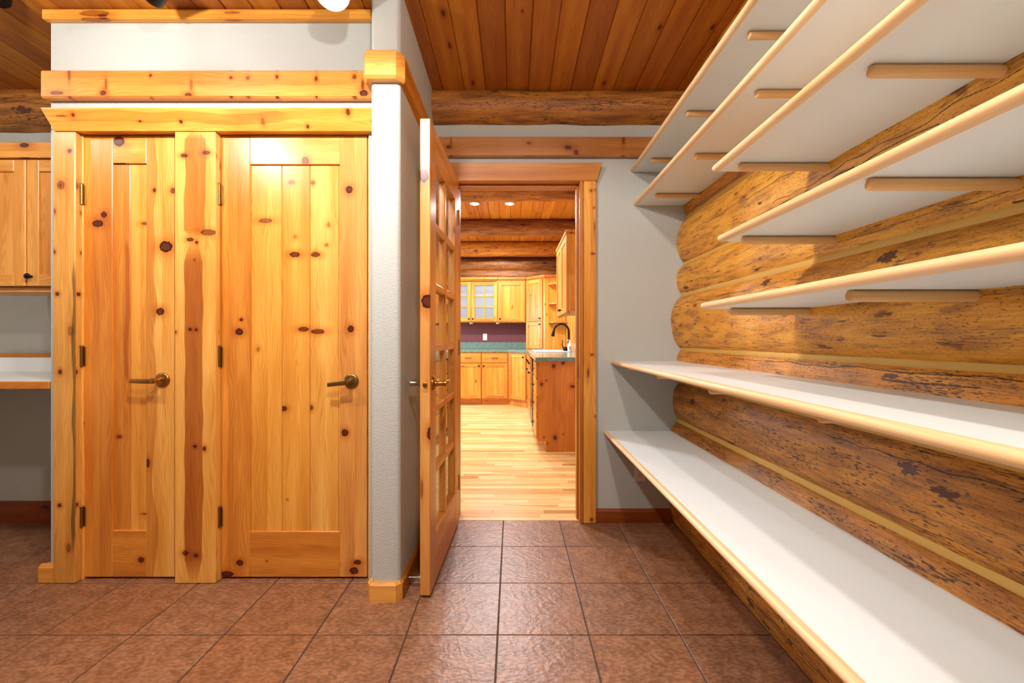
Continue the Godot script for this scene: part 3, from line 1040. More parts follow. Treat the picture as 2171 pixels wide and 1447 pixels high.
	part(MB.new().B(-0.452, 0.98, 2.186, 2.303, 2.552, 2.585, 0.006, 0, true), "board", knotty(920, 290, 1430, 330, false, 503, [Color(0.76, 0.52, 0.27), Color(0.60, 0.37, 0.15)], [[945, 311, 5, 3, 0.8], [950, 300, 2, 8, 0.4], [1115, 303, 5, 2, 0.8], [1198, 312, 7, 4, 0.95], [1215, 322, 4, 5, 0.7], [1315, 298, 3, 9, 0.5]]), b4)
	var lb := thing("ceiling_log", "dark peeled log under the ceiling above the kitchen doorway", "log beam", V(0.3, 2.49, 2.6), "", "structure")
	part(cross_log(-0.478, 1.02, 2.492, 2.612, 0.110, 0.108, 3), "log", M.beam0, lb)
	var la := thing("ceiling_log", "brown weathered log under the ceiling above the alcove cabinet", "log beam", V(-2.7, 2.48, 2.6), "", "structure")
	part(cross_log(-3.41, -2.11, 2.478, 2.640, 0.150, 0.146, 4), "log", M.beam1, la)
	# doorway casing and jamb
	var dc := S("trim_5", "honey pine casing and jamb round the kitchen doorway", "door casing", V(0.46, 0, 2.57))
	part(MB.new().B(0.422, 0.498, 0.0, 2.042, 2.556, 2.585, 0.005, 1, true), "casing", knotty(1237, 383, 1263, 1107, true, 504, GOLD, [[1252, 404, 2, 2.5, 0.9], [1262, 402, 3, 2, 0.7], [1258, 440, 1.5, 2, 0.9], [1259, 480, 1.5, 10, 0.6], [1254, 537, 2, 2, 0.9], [1259, 537, 2, 1.5, 0.9], [1254, 750, 3, 2, 0.9], [1246, 788, 2, 10, 0.8], [1262, 880, 2, 3, 0.9], [1253, 1098, 2.5, 3, 0.9]]), dc)
	part(MB.new().B(-0.43, -0.354, 0.0, 2.042, 2.556, 2.585, 0.005, 1, false, off()), "casing", gp(4), dc)
	part(MB.new().B(0.400, 0.420, 0.0, 2.046, 2.560, 2.725, 0.002, 1, false, off()), "jamb", gp(4), dc)
	part(MB.new().B(0.388, 0.400, 0.0, 2.036, 2.615, 2.66, 0.003, 1, false, off()), "door_stop", gp(4), dc)
	part(MB.new().B(-0.350, -0.330, 0.0, 2.046, 2.560, 2.725, 0.002, 1, false, off()), "jamb", gp(4), dc)
	part(MB.new().B(-0.330, 0.400, 2.040, 2.060, 2.562, 2.725, 0.002, 0, false, off()), "jamb", gp(4), dc)
	part(MB.new().B(-0.330, 0.388, 2.024, 2.040, 2.615, 2.66, 0.003, 0, false, off()), "door_stop", gp(4), dc)
	part(MB.new().B(0.3985, 0.4005, 0.86, 0.94, 2.585, 2.61, 0.0005), "strike_plate", M.oldbrass, dc)
	var hp := PackedVector2Array([Vector2(0, 0), Vector2(0.029, 0), Vector2(0.050, 0.098), Vector2(0, 0.098)])
	part(MB.new().prism(hp, V(-0.437, 2.042, 2.585), Vector3.BACK, Vector3.UP, Vector3(0.938, 0, 0), false, 0.0, off(), PackedFloat32Array([0, 0, -0.028, -0.028]), PackedFloat32Array([0, 0, 0.028, 0.028])), "head_casing", gp(4), dc)
	# hardwood threshold strip
	var th := S("trim_6", "pale hardwood strip where the kitchen floor meets the tiles", "threshold", V(0.03, 0, 2.62))
	part(MB.new().B(-0.330, 0.400, -0.01, 0.002, 2.601, 2.645, 0.002, 0, false, off()), "strip", M.maple0, th)
	outlet("white wall outlet under the lowest white shelf", V(0.765, 0.302, 2.585), 0.07, 0.115)

func outlet(label: String, at: Vector3, w: float, h: float) -> void:
	var o := thing("wall_outlet", label, "outlet", at)
	var mb := MB.new()
	mb.box(at + Vector3(-w / 2, -h / 2, 0), at + Vector3(w / 2, h / 2, 0.006), 0.002)
	part(mb, "cover_plate", M.white, o)
	for s in [-1.0, 1.0]:
		var c: Vector3 = at + Vector3(0, s * h * 0.18, 0.006)
		part(MB.new().lathe([Vector2(0, 0), Vector2(0.0165, 0), Vector2(0.016, 0.002), Vector2(0, 0.002)], c, Vector3.BACK, 20), "socket", M.white, o)
		for q in [[-0.006, 0.003, 0.0013, 0.004], [0.006, 0.003, 0.0013, 0.003], [0.0, -0.008, 0.0022, 0.0022]]:
			var z := MB.new()
			z.box(c + Vector3(q[0] - q[2], q[1] - q[3], 0.0019), c + Vector3(q[0] + q[2], q[1] + q[3], 0.0024), 0.0)
			part(z, "slot", M.dark, o)
	part(MB.new().lathe([Vector2(0, 0), Vector2(0.003, 0), Vector2(0, 0.0015)], at + Vector3(0, 0, 0.006), Vector3.BACK, 10), "screw", M.nickel, o)

# board that goes round the end of the partition with clipped corners
func wrap_board(called: String, label: String, cat: String, y0: float, y1: float, th: float, ch: float, clip: float) -> void:
	var o := S(called, label, cat, V(-0.53, y0, 1.81))
	var xl := -0.60 - th * 0.7
	var xr := -0.475 + th * 0.55
	var df := 1.81 - th
	# outlines: pillar front, clipped corners, right side
	var e := 0.008
	var prof := func(t: float) -> PackedVector2Array:
		return PackedVector2Array([Vector2(0, y0), Vector2(t, y0 + (0.01 if y0 > 1.0 else 0.0)), Vector2(t, y1 - 0.012), Vector2(t - 0.009, y1), Vector2(0, y1)])
	# right run along the partition
	part(MB.new().prism(prof.call(xr + 0.475), V(-0.475, 0, 2.584), Vector3.RIGHT, Vector3.UP, Vector3(0, 0, 2.584 - 1.81 - 0.004), false, 0.0, off()), "board", gp(4), o)
	# the front block as one solid clipped ring round the pillar end
	var pts := PackedVector2Array([Vector2(xl, 1.955), Vector2(xl, df + clip), Vector2(xl + clip * 0.55, df), Vector2(xr - clip * 0.8, df), Vector2(xr, df + clip), Vector2(xr, 1.815), Vector2(-0.4755, 1.83), Vector2(-0.49, 1.812), Vector2(-0.585, 1.812), Vector2(-0.5995, 1.83), Vector2(-0.5995, 1.955)])
	var mb := MB.new()
	var lo := 0.012 if y0 > 1.0 else 0.0
	mb.prism(pts, Vector3(0, y0 + lo, 0), Vector3.RIGHT, Vector3.FORWARD, Vector3.UP * (y1 - y0 - 0.011 - lo), false, 0.0, off())
	var cen := Vector2(-0.5375, 1.87)
	# chamfers above and below
	for s in [1.0, -1.0]:
		if s < 0.0 and y0 < 1.0: continue
		for i in 5:
			var a := pts[i]
			var b := pts[i + 1]
			var ai := a.lerp(cen, 0.0) + (cen - a).normalized() * 0.011
			var bi := b.lerp(cen, 0.0) + (cen - b).normalized() * 0.011
			var ya: float = y1 - 0.011 if s > 0.0 else y0 + lo
			var yb: float = y1 if s > 0.0 else y0
			var nn: Vector3 = (Vector3((a.x + b.x) / 2 - cen.x, 0, -((a.y + b.y) / 2 - cen.y)).normalized() + Vector3.UP * s).normalized()
			mb.quad(V(a.x, ya, a.y), V(b.x, ya, b.y), V(bi.x, yb, bi.y), V(ai.x, yb, ai.y), nn, Vector2(a.x / 2.2, 0), Vector2(b.x / 2.2, 0), Vector2(b.x / 2.2, 0.05), Vector2(a.x / 2.2, 0.05))
			var c3 := V(cen.x, yb, minf(cen.y, 1.83))
			mb.tri(V(ai.x, yb, ai.y), V(bi.x, yb, bi.y), c3, Vector3.UP * s, Vector3.UP * s, Vector3.UP * s)
	for i in mb.t.size(): mb.t[i] = Vector2(mb.v[i].x / 2.2 + 0.3, (mb.v[i].y + mb.v[i].z * 0.6) / 0.28)
	part(mb, "end_block", gp(0), o)

func build_closets() -> void:
	var K := 0.0021615
	var X := func(px: float) -> float: return (px - 1087.0) * K
	# casings
	var tc := S("trim_7", "knotty pine casing round the two closet doors with a flared head board", "door casing", V(-1.36, 0, 1.95))
	part(MB.new().B(-2.068, -1.968, 0.0, 2.033, 1.930, 1.966, 0.004, 1, true), "casing", knotty(113, 278, 160, 1236, true, 510, [Color(0.90, 0.67, 0.33), Color(0.71, 0.46, 0.16)], [[148, 319, 4, 4], [130, 392, 8, 9, 0.45], [129, 392, 2, 2], [116, 447, 3, 6, 0.5], [115, 533, 3, 4], [122, 622, 4, 4], [150, 700, 6, 10, 0.3], [128, 787, 4, 5], [127, 1070, 4, 4], [146, 1160, 5, 9, 0.4]], [[0.93, 0.07, 0.10, Color(0.52, 0.53, 0.46), 0.8, 0.28, 0.94]]), tc)
	part(MB.new().B(-1.5215, -1.338, 0.0, 2.033, 1.930, 1.968, 0.004, 1, true), "mullion", knotty(370, 278, 456, 1236, true, 511, LIGHT, [[390, 329, 7, 4, 0.9], [437, 323, 8, 4, 0.8], [403, 507, 7, 4, 0.9], [441, 492, 16, 6, 0.6], [417, 513, 3, 3], [403, 697, 3.5, 3.5], [416, 698, 3, 3], [372, 703, 2.5, 3], [413, 945, 3.5, 3.5], [433, 950, 3.5, 5], [393, 1171, 6, 5, 0.8], [415, 1176, 5, 4, 0.8], [412, 550, 1.5, 2, 0.8]], [[0.50, 0.25, 0.025, Color(0.84, 0.70, 0.55), 1.0, 0.0, 0.235], [0.47, 0.215, 0.025, Color(0.76, 0.60, 0.44), 1.0, 0.235, 1.0]]), tc)
	var hp := PackedVector2Array([Vector2(0, 0), Vector2(0.028, 0), Vector2(0.055, 0.084), Vector2(0.055, 0.090), Vector2(0, 0.090)])
	var hm := knotty(92, 228, 785, 278, false, 512, GOLD, [[155, 244, 3, 4, 0.8], [130, 246, 12, 1.5, 0.7], [290, 257, 3, 2], [375, 258, 3.5, 3.5], [545, 258, 4, 7, 0.4], [637, 268, 3, 4, 0.9], [724, 238, 4, 7, 0.9], [780, 256, 6, 3, 0.6]], [[0.42, 0.22, 0.12, Color(0.92, 0.82, 0.66), 0.9, 0.03, 0.75]])
	var hb := MB.new().prism(hp, V(-2.058, 2.033, 1.955), Vector3.BACK, Vector3.UP, Vector3(1.457, 0, 0), false, 0.0, Vector2.ZERO, PackedFloat32Array([0, 0, -0.03, -0.03, -0.03]), PackedFloat32Array([0, 0, 0, 0, 0]))
	for i in hb.t.size(): hb.t[i] = Vector2((hb.v[i].x + 2.09) / 1.49, clampf((2.123 - hb.v[i].y) / 0.092, 0.0, 1.0) + (hb.v[i].z + 1.955) * 0.4)
	part(hb, "head_casing", hm, tc)
	part(MB.new().B(-1.972, -1.962, 0.0, 2.036, 1.960, 2.05, 0.002, 1, false, off()), "jamb", gp(0), tc)
	part(MB.new().B(-1.342, -1.3375, 0.0, 2.036, 1.958, 2.05, 0.001, 1, false, off()), "jamb", gp(0), tc)
	part(MB.new().B(-0.664, -0.655, 0.0, 2.036, 1.968, 2.05, 0.001, 1, false, off()), "jamb", gp(0), tc)
	part(MB.new().B(-1.97, -0.655, 2.034, 2.046, 1.962, 2.05, 0.002, 0, false, off()), "jamb", gp(0), tc)
	# narrow door
	var d1 := S("door_1", "narrow knotty pine closet door with a slim recessed panel", "door", V(-1.75, 0, 1.98))
	var bd := func(o: Node3D, called: String, r: Array, upright: bool, sd: int, tone: Array, kn: Array, bands: Array, deep := 0.0, g := 0.0) -> void:
		var y1: float = EYE + (718.0 - r[1]) * K
		var y0: float = EYE + (718.0 - r[3]) * K
		part(MB.new().B(X.call(r[0]) + g, X.call(r[2]) - g, maxf(y0, 0.009), y1, 1.967 + deep, 1.998 if deep == 0.0 else 1.992, 0.0022 if g == 0.0 else 0.0025, 1 if upright else 0, true), called, knotty(r[0], r[1], r[2], r[3], upright, sd, tone, kn, bands), o)
	bd.call(d1, "stile", [178.3, 287, 238, 1226], true, 521, ORANGE, [[220, 455, 6, 6], [207, 474, 11, 7]], [[0.12, 0.14, 0.05, Color(1.08, 1.1, 1.1), 0.8, 0.0, 1.0]], 0.0, 0.0)
	bd.call(d1, "stile", [310, 287, 370.5, 1226], true, 522, LIGHT, [[327, 403, 3.5, 4], [366, 404, 5, 6, 0.7], [351, 523, 13, 11], [339, 661, 8, 7.5], [313, 983, 4, 9]], [[0.10, 0.20, 0.14, Color(0.88, 0.78, 0.64), 0.9, 0.0, 1.0]], 0.0, 0.0)
	bd.call(d1, "rail", [238, 287, 310, 346], false, 523, GOLD, [[252, 299, 11, 10]], [], 0.0, 0.0)
	bd.call(d1, "rail", [238, 1124, 310, 1226], false, 524, ORANGE, [[299, 1188, 6, 6, 0.9]], [], 0.0, 0.0)
	bd.call(d1, "panel_board", [236, 344, 272, 1128], true, 525, ORANGE, [[248, 926, 6, 3, 0.8]], [[0.8, 0.12, 0.1, Color(0.86, 0.72, 0.58), 0.8, 0.2, 0.6]], 0.010, 0.0006)
	bd.call(d1, "panel_board", [272, 344, 312, 1128], true, 526, GOLD, [[304, 472, 9, 3, 0.6], [302, 1090, 6, 2, 0.5]], [], 0.010, 0.0006)
	lever(d1, V(-1.604, 0.912, 1.967), Vector3.BACK, Vector3.LEFT, 0.105, M.brass, 0.0)
	for y in [412.0, 755.0, 1095.0]: hinge(d1, -1.966, EYE + (718 - y) * 0.00215, 1.957)
	# wide door
	var d2 := S("door_2", "wide knotty pine closet door with a grooved plank panel", "door", V(-1.0, 0, 1.98))
	bd.call(d2, "stile", [469, 287, 530, 1228], true, 531, ORANGE, [[511, 679, 3.5, 3.5], [507, 705, 8, 7], [508, 1197, 7, 6], [481, 1221, 14, 6]], [[0.1, 0.12, 0.05, Color(1.08, 1.12, 1.15), 0.8, 0.0, 1.0]], 0.0, 0.0)
	bd.call(d2, "stile", [720, 287, 778, 1228], true, 532, [Color(0.90, 0.65, 0.35), Color(0.73, 0.45, 0.18)], [[740, 402, 7, 7.5], [743, 699, 6.5, 7], [731, 920, 7, 7], [757, 1196, 8, 5], [750, 1214, 9, 7], [717, 1200, 3, 3]], [], 0.0, 0.0)
	bd.call(d2, "rail", [530, 287, 720, 348], false, 533, [Color(0.93, 0.71, 0.40), Color(0.80, 0.53, 0.24)], [[647, 341, 7, 9, 0.6]], [], 0.0, 0.0)
	bd.call(d2, "rail", [530, 1126, 720, 1228], false, 534, ORANGE, [[565, 1192, 2, 2, 0.6]], [], 0.0, 0.0)
	bd.call(d2, "panel_board", [528, 346, 595, 1130], true, 535, GOLD, [[560, 466, 15, 5, 0.55], [544, 740, 4, 5, 0.3]], [], 0.010, 0.0006)
	bd.call(d2, "panel_board", [595, 346, 655, 1130], true, 536, GOLD, [[615, 384, 7, 5, 0.45], [622, 538, 11, 5.5, 0.9], [641, 697, 11, 5, 0.8], [598, 866, 7, 5], [623, 500, 4, 4, 0.3], [606, 1060, 2, 2, 0.5]], [], 0.010, 0.0006)
	bd.call(d2, "panel_board", [655, 346, 716, 1130], true, 537, LIGHT, [[660, 385, 5, 4, 0.6], [666, 538, 10, 5, 0.8], [671, 702, 14, 5, 0.75], [690, 518, 4, 4, 0.4], [657, 864, 4, 5, 0.7], [694, 475, 4, 5, 0.35]], [], 0.010, 0.0006)
	bd.call(d2, "panel_board", [716, 346, 722, 1130], true, 538, LIGHT, [], [], 0.010, 0.0006)
	lever(d2, V(-0.739, 0.907, 1.967), Vector3.BACK, Vector3.LEFT, 0.088, M.oldbrass, 0.012)
	for y in [412.0, 755.0, 1095.0]: hinge(d2, -1.3375, EYE + (718 - y) * 0.00215, 1.955)

func build_alcove() -> void:
	var cb := thing("wall_cabinet", "honey pine wall cabinet in the alcove left of the closets", "cabinet", V(-2.81, 1.34, 2.2))
	part(MB.new().B(-2.81, -2.13, 1.365, 2.11, 2.221, 2.585, 0.002, 0, false, off()), "carcass", gp(4), cb)
	part(MB.new().B(-2.812, -2.128, 2.03, 2.11, 2.205, 2.222, 0.002, 0, true), "top_rail", knotty(-80, 300, 160, 343, false, 541, GOLD, [[26, 308, 8, 6]]), cb)
	part(MB.new().B(-2.812, -2.128, 1.340, 1.366, 2.205, 2.4, 0.002, 0, false, off()), "light_rail", gp(0), cb)
	var f := Vector3(0, 0, 0)
	for k in 2:
		var x0: float = [-2.805, -2.468][k]
		var w: float = 0.330
		var dr := front(cb, "cabinet_door", x0 + 2.81, 0.028, w, 0.642, Vector2(0.025, 0.048) if k == 1 else Vector2(-1, 0), false, false, 0, 0.060)
		dr.position.z = 0.0
	# counter
	var ct := thing("counter", "white laminate counter with a pine front edge in the alcove", "counter", V(-2.8, 0.869, 2.2))
	part(MB.new().B(-3.4, -2.117, 0.871, 0.906, 1.972, 2.584, 0.001), "top", M.shelf, ct)
	part(MB.new().B(-3.4, -2.117, 0.869, 0.906, 1.958, 1.972, 0.004, 0, false, off()), "front_edge", gp(4), ct)
	part(MB.new().B(-3.4, -2.117, 0.906, 0.990, 2.566, 2.584, 0.001), "backsplash", M.shelf, ct)
	part(MB.new().B(-3.4, -2.117, 0.990, 1.014, 2.562, 2.584, 0.003, 0, false, off()), "backsplash_cap", gp(4), ct)

func build_french_door() -> void:
	var o := thing("door_3", "open pine French door with twelve small glass panes swung against the grey wall", "door", V(-0.321, 0, 2.548), "", "structure")
	o.rotation.y = atan2(-0.9992, -0.04)
	var W := 0.728
	var y0 := 0.010
	var y1 := 2.036
	var T := 0.044
	var bx := func(called: String, xa: float, xb: float, ya: float, yb: float, z0: float, z1: float, ch: float, g: int, m: Material, p: Node3D) -> void:
		var mb := MB.new()
		mb.box(Vector3(xa, ya, z0), Vector3(xb, yb, z1), ch, g, false, off())
		part(mb, called, m, p, true)
	bx.call("stile", 0.0, 0.115, y0, y1, 0.0, T, 0.003, 1, gp(0), o)
	# the latch stile, its narrow edge towards the room
	var sm := MB.new()
	sm.box(Vector3(W - 0.115, y0, 0.0), Vector3(W, y1, T), 0.003, 1, true)
	for i in sm.t.size():
		var p := sm.v[i]
		sm.t[i] = Vector2((y1 - p.y) / (y1 - y0), clampf((p.z if absf(sm.n[i].x) > 0.5 else 0.044 + (W - p.x)) / 0.16, 0.0, 1.0))
	part(sm, "stile", knotty(888, 250, 960, 1268, true, 551, [Color(0.90, 0.67, 0.38), Color(0.75, 0.47, 0.20)], [[900, 372, 9, 14, 0.9], [893, 640, 11, 14], [886.5, 922, 7, 14, 0.95], [904, 1040, 3, 20, 0.4]], [], 26.0), o, true)
	bx.call("rail", 0.115, W - 0.115, 1.893, y1, 0.0, T, 0.003, 0, gp(0), o)
	bx.call("rail", 0.115, W - 0.115, y0, 0.226, 0.0, T, 0.003, 0, gp(0), o)
	var xm := W / 2.0
	bx.call("muntin", xm - 0.018, xm + 0.018, 0.226, 1.893, 0.005, T - 0.005, 0.006, 1, gp(0), o)
	var ph := (1.893 - 0.226) / 6.0
	for k in range(1, 6):
		var y := 0.226 + ph * k
		for s in [[0.115, xm - 0.018], [xm + 0.018, W - 0.115]]:
			bx.call("muntin", s[0], s[1], y - 0.018, y + 0.018, 0.005, T - 0.005, 0.006, 0, gp(0), o)
	for k in 6:
		for s in [[0.115, xm - 0.018], [xm + 0.018, W - 0.115]]:
			var ya := 0.226 + ph * k + (0.018 if k > 0 else 0.0)
			var yb := 0.226 + ph * (k + 1) - (0.018 if k < 5 else 0.0)
			bx.call("pane", s[0] - 0.002, s[1] + 0.002, ya - 0.002, yb + 0.002, 0.021, 0.024, 0.0, 0, M.glass, o)
	lever(o, Vector3(W - 0.062, 0.905, 0.0), Vector3.FORWARD, Vector3.LEFT, 0.10, M.brass, 0.0, true)
	lever(o, Vector3(W - 0.062, 0.905, T), Vector3.BACK, Vector3.LEFT, 0.10, M.nickel, 0.0, true)
	var lp := MB.new()
	lp.box(Vector3(W - 0.0005, 0.876, 0.010), Vector3(W + 0.001, 0.934, T - 0.010), 0.0)
	part(lp, "latch_plate", gp(0), o, true)
	part(MB.new().lathe([Vector2(0, 0), Vector2(0.0105, 0), Vector2(0.0105, 0.002), Vector2(0.008, 0.003), Vector2(0.007, 0.009), Vector2(0, 0.010)], Vector3(W, 0.905, T / 2), Vector3.RIGHT, 18), "latch_bolt", M.oldbrass, o, true)
	for y in [0.25, 1.05, 1.82]:
		part(MB.new().lathe([Vector2(0, 0), Vector2(0.007, 0), Vector2(0.007, 0.09), Vector2(0, 0.09)], Vector3(-0.004, y - 0.045, 0.002), Vector3.UP, 12), "hinge", M.oldbrass, o, true)
	# door stop on the baseboard
	var ds := thing("door_stop", "thin metal door stop sticking out of the baseboard behind the French door", "door stop", V(-0.463, 0.045, 1.90))
	part(MB.new().tube([V(-0.463, 0.045, 1.90), V(-0.412, 0.045, 1.90)], [0.004, 0.004], 10), "rod", M.nickel, ds)
	part(MB.new().lathe([Vector2(0, 0), Vector2(0.010, 0), Vector2(0.009, 0.003), Vector2(0, 0.004)], V(-0.4635, 0.045, 1.90), Vector3.RIGHT, 14), "base", M.nickel, ds)
	part(MB.new().lathe([Vector2(0, 0), Vector2(0.007, 0), Vector2(0.006, 0.012), Vector2(0, 0.013)], V(-0.412, 0.045, 1.90), Vector3.RIGHT, 14), "rubber_tip", M.white, ds)

func build_shelves() -> void:
	# name, label, y of the top face, x of the front, x at the logs, depth of the far end
	var sh := [
		["lowest white laminate shelf, seen from above, with a pine front edge", 0.548, 0.557, 0.955, 2.584, false, 0.30],
		["second white laminate shelf from the floor, seen from above", 0.968, 0.600, 0.992, 2.584, false, 0.30],
		["short white shelf just above eye level that stops before the end wall", 1.2206, 0.640, 0.962, 1.438, true, 0.0],
		["short white shelf second above eye level, under the dowels of the next", 1.438, 0.680, 0.992, 1.403, true, 0.0],
		["highest of the three short white shelves that stop before the end wall", 1.673, 0.670, 0.992, 1.420, true, 0.0],
		["long white shelf reaching the end wall, below the topmost shelf", 1.922, 0.735, 1.035, 2.584, true, 0.0],
		["topmost long white shelf reaching the end wall under the ceiling", 2.124, 0.719, 1.035, 2.584, true, 0.0]]
	var pegs := [[2.40, 1.90, 1.37, 0.90], [2.40, 1.90, 1.37, 0.90], [1.39, 0.885], [1.330, 0.850], [1.352, 0.868], [2.37, 1.86, 1.385], [2.39, 1.895, 1.405]]
	var tips := [[0.62, 0.62, 0.62, 0.62], [0.645, 0.64, 0.628, 0.642], [0.705, 0.692], [0.712, 0.704], [0.714, 0.722], [0.79, 0.79, 0.785], [0.772, 0.767, 0.772]]
	var nm := ["lowest shelf", "second shelf from the floor", "short shelf just above eye level", "middle one of the three short shelves", "highest of the three short shelves", "long shelf below the topmost one", "topmost shelf"]
	var wh := ["nearest the end wall", "second from the end wall", "third from the end wall", "nearest the viewer"]
	for k in sh.size():
		var q: Array = sh[k]
		var yt: float = q[1]
		var th := 0.020
		var xf: float = q[2]
		var near := -0.6
		var o := thing("shelf", q[0], "shelf", V((xf + q[3]) / 2.0, yt - th, q[4]))
		part(MB.new().B(xf + 0.010, q[3], yt - th, yt, near, q[4], 0.0005), "board", M.shelf, o)
		part(MB.new().prism(nosing_profile(th + 0.002, 0.0098), V(xf, yt - th / 2, near), Vector3.RIGHT, Vector3.UP, Vector3(0, 0, -(float(q[4]) - near)), true, 0.0, off()), "edge_nosing", M.dowel, o)
		for i in pegs[k].size():
			if k == 0: break
			var r := 0.0122
			var d: float = pegs[k][i]
			var tip: float = tips[k][i]
			var last: bool = i == pegs[k].size() - 1
			var lab := "round dowel peg under the %s, %s" % [nm[k], wh[i] if not last else "nearest the viewer"]
			var p := thing("shelf_peg", lab, "peg", V(tip, yt - th - 2 * r, d), "dowel pegs under the shelves")
			var len: float = q[3] + 0.012 - tip
			part(MB.new().lathe([Vector2(0, 0), Vector2(r * 0.72, 0.0), Vector2(r * 0.93, 0.002), Vector2(r, 0.005), Vector2(r, len), Vector2(0, len)], V(tip, yt - th - r - 0.0002, d), Vector3.RIGHT, 24, 0.6), "dowel", M.peg, p)

func cab(called: String, label: String, at: Vector3, theta: float, group := "") -> Node3D:
	var o := thing(called, label, "cabinet", at, group)
	o.rotation.y = theta
	return o

# a door turned to the face of a diagonal cabinet
func slant(dr: Node3D, along: float) -> void:
	dr.rotation.y = -PI / 4
	dr.position = Vector3(along * 0.70711, dr.position.y, along * 0.70711)

func build_kitchen() -> void:
	# ---------------- shell
	var kf := S("floor_kitchen", "pale hardwood strip floor of the kitchen beyond the doorway", "floor", V(0, 0, 5))
	part(MB.new().B(-2.7, 1.1, -0.12, -0.003, 2.601, 7.95, 0.0), "subfloor", plain(Color(0.40, 0.29, 0.18), 0.8), kf)
	var row := 0
	var restm: Array = [MB.new(), MB.new(), MB.new()]
	var d := 2.6465
	var n := 0
	while d < 7.76:
		var x := -2.6 + rng.randf() * 0.5
		var first := true
		while x < 0.95:
			var l := rng.randf_range(0.28, 1.0)
			var xa := -2.6 if first else x
			first = false
			var xb := minf(x + l, 0.95)
			var u := off()
			if d < 5.2 and xb > -0.9 and xa < 0.45:
				var o := part(MB.new().B(xa + 0.0004, xb - 0.0004, -0.012, 0.0, d + 0.0004, d + 0.0566, 0.0006, 0, false, u), "floor_strip_%03d" % n if n > 0 else "floor_strip", M["maple%d" % [0, 1, 2, 3, 4, 0, 1, 2, 4, 1][rng.randi_range(0, 9)]], kf)
				n += 1
			else:
				restm[rng.randi_range(0, 2)].B(xa + 0.0004, xb - 0.0004, -0.012, 0.0, d + 0.0004, d + 0.0566, 0.0, 0, false, u)
			x += l
		d += 0.057
		row += 1
	for k in 3: part(restm[k], "floor_strips", M["maple%d" % k], kf).set_meta("kind", "stuff")
	var kc := S("ceiling_kitchen", "golden pine plank ceiling of the kitchen between log beams", "ceiling", V(0, 2.79, 5))
	var prof := PackedVector2Array([Vector2(0.0006, 0.02), Vector2(0.0006, 0.007), Vector2(0.007, 0.0), Vector2(0.134, 0.0), Vector2(0.1405, 0.007), Vector2(0.1405, 0.02)])
	var pv: Array[ArrayMesh] = []
	for k in 5: pv.append(MB.new().prism(prof, V(0, 2.79, 2.73), Vector3.RIGHT, Vector3.UP, Vector3(0, 0, -5.05), false, 0.0, off()).mesh(V(0, 2.79, 5)))
	n = 0
	for i in range(-18, 7):
		inst(pv[rng.randi_range(0, 4)], "plank", gp(4), kc, Vector3(-0.03 + 0.141 * i, 0, 0), n)
		n += 1
	part(MB.new().B(-2.7, 1.2, 2.812, 2.9, 2.72, 7.95, 0.0), "roof_deck", M.dark, kc)
	var kb := S("wall_kitchen_back", "maroon painted wall with logs above behind the far kitchen counter", "wall", V(-0.5, 0, 7.75))
	part(MB.new().B(-2.7, 1.1, 0, 2.82, 7.75, 7.95, 0.0), "plaster", M.red, kb)
	part(cross_log(-2.6, 0.88, 2.44, 7.78, 0.125, 0.125, 21), "log", M.beam2, kb)
	part(cross_log(-2.6, 0.88, 2.245, 7.79, 0.115, 0.115, 22), "log", M.beam2, kb)
	var kr := S("wall_kitchen_right", "pine panelled kitchen wall behind the sink", "wall", V(0.9, 0, 5))
	for i in 36:
		var dd := 2.722 + i * 0.14
		part(MB.new().B(0.88, 0.90, 0, 2.79, dd, dd + 0.1394, 0.003, 1, false, off()), "wall_board", gp(1), kr)
	part(MB.new().B(0.90, 1.1, 0, 2.82, 2.72, 7.95, 0.0), "backing", M.dark, kr)
	var kl := S("wall_kitchen_left", "grey painted wall on the hidden side of the kitchen", "wall", V(-2.65, 0, 5))
	for q in [[0.0, 2.82, 2.72, 5.6], [0.0, 2.82, 7.0, 7.95], [0.0, 1.0, 5.6, 7.0], [2.1, 2.82, 5.6, 7.0]]:
		part(MB.new().B(-2.7, -2.6, q[0], q[1], q[2], q[3], 0.0), "plaster", M.paint, kl)
	# unseen window on the hidden side: glowing panes and area light brighten the kitchen
	var wn := S("window_1", "unseen wide pine-framed window, out of view, lighting the kitchen from the hidden side", "window", V(-2.65, 1.55, 6.3))
	for q in [[1.0, 1.06, 5.6, 7.0], [2.04, 2.1, 5.6, 7.0]]: part(MB.new().B(-2.68, -2.60, q[0], q[1], q[2], q[3], 0.003, 2, false, off()), "window_frame", gp(1), wn)
	for q in [5.6, 6.27, 6.94]: part(MB.new().B(-2.68, -2.60, 1.06, 2.04, q, q + 0.06, 0.003, 1, false, off()), "window_frame", gp(1), wn)
	for q in [[5.66, 6.27], [6.33, 6.94]]: part(MB.new().B(-2.66, -2.65, 1.06, 2.04, q[0], q[1], 0.0), "window_pane", glow(Color(0.86, 0.94, 1.0), 1.6), wn)
	var al := AreaLight3D.new()
	al.name = "window_light"
	wn.add_child(al, true)
	al.position = Vector3(0.06, 0.0, 0.0)
	al.rotation.y = -PI / 2
	al.area_size = Vector2(1.28, 0.96)
	al.light_color = Color(0.88, 0.95, 1.0)
	al.light_energy = 6.0
	al.area_range = 12.0
	al.area_attenuation = 2.0
	al.shadow_enabled = true
	var bl := [["weathered log beam nearest the doorway on the kitchen ceiling", 4.60, 2.700, 0.128, "beam1", 31], ["grey-brown log beam in the middle of the kitchen ceiling", 6.14, 2.692, 0.122, "beam2", 32], ["golden log beam farthest back under the kitchen ceiling", 7.50, 2.670, 0.134, "beam3", 33]]
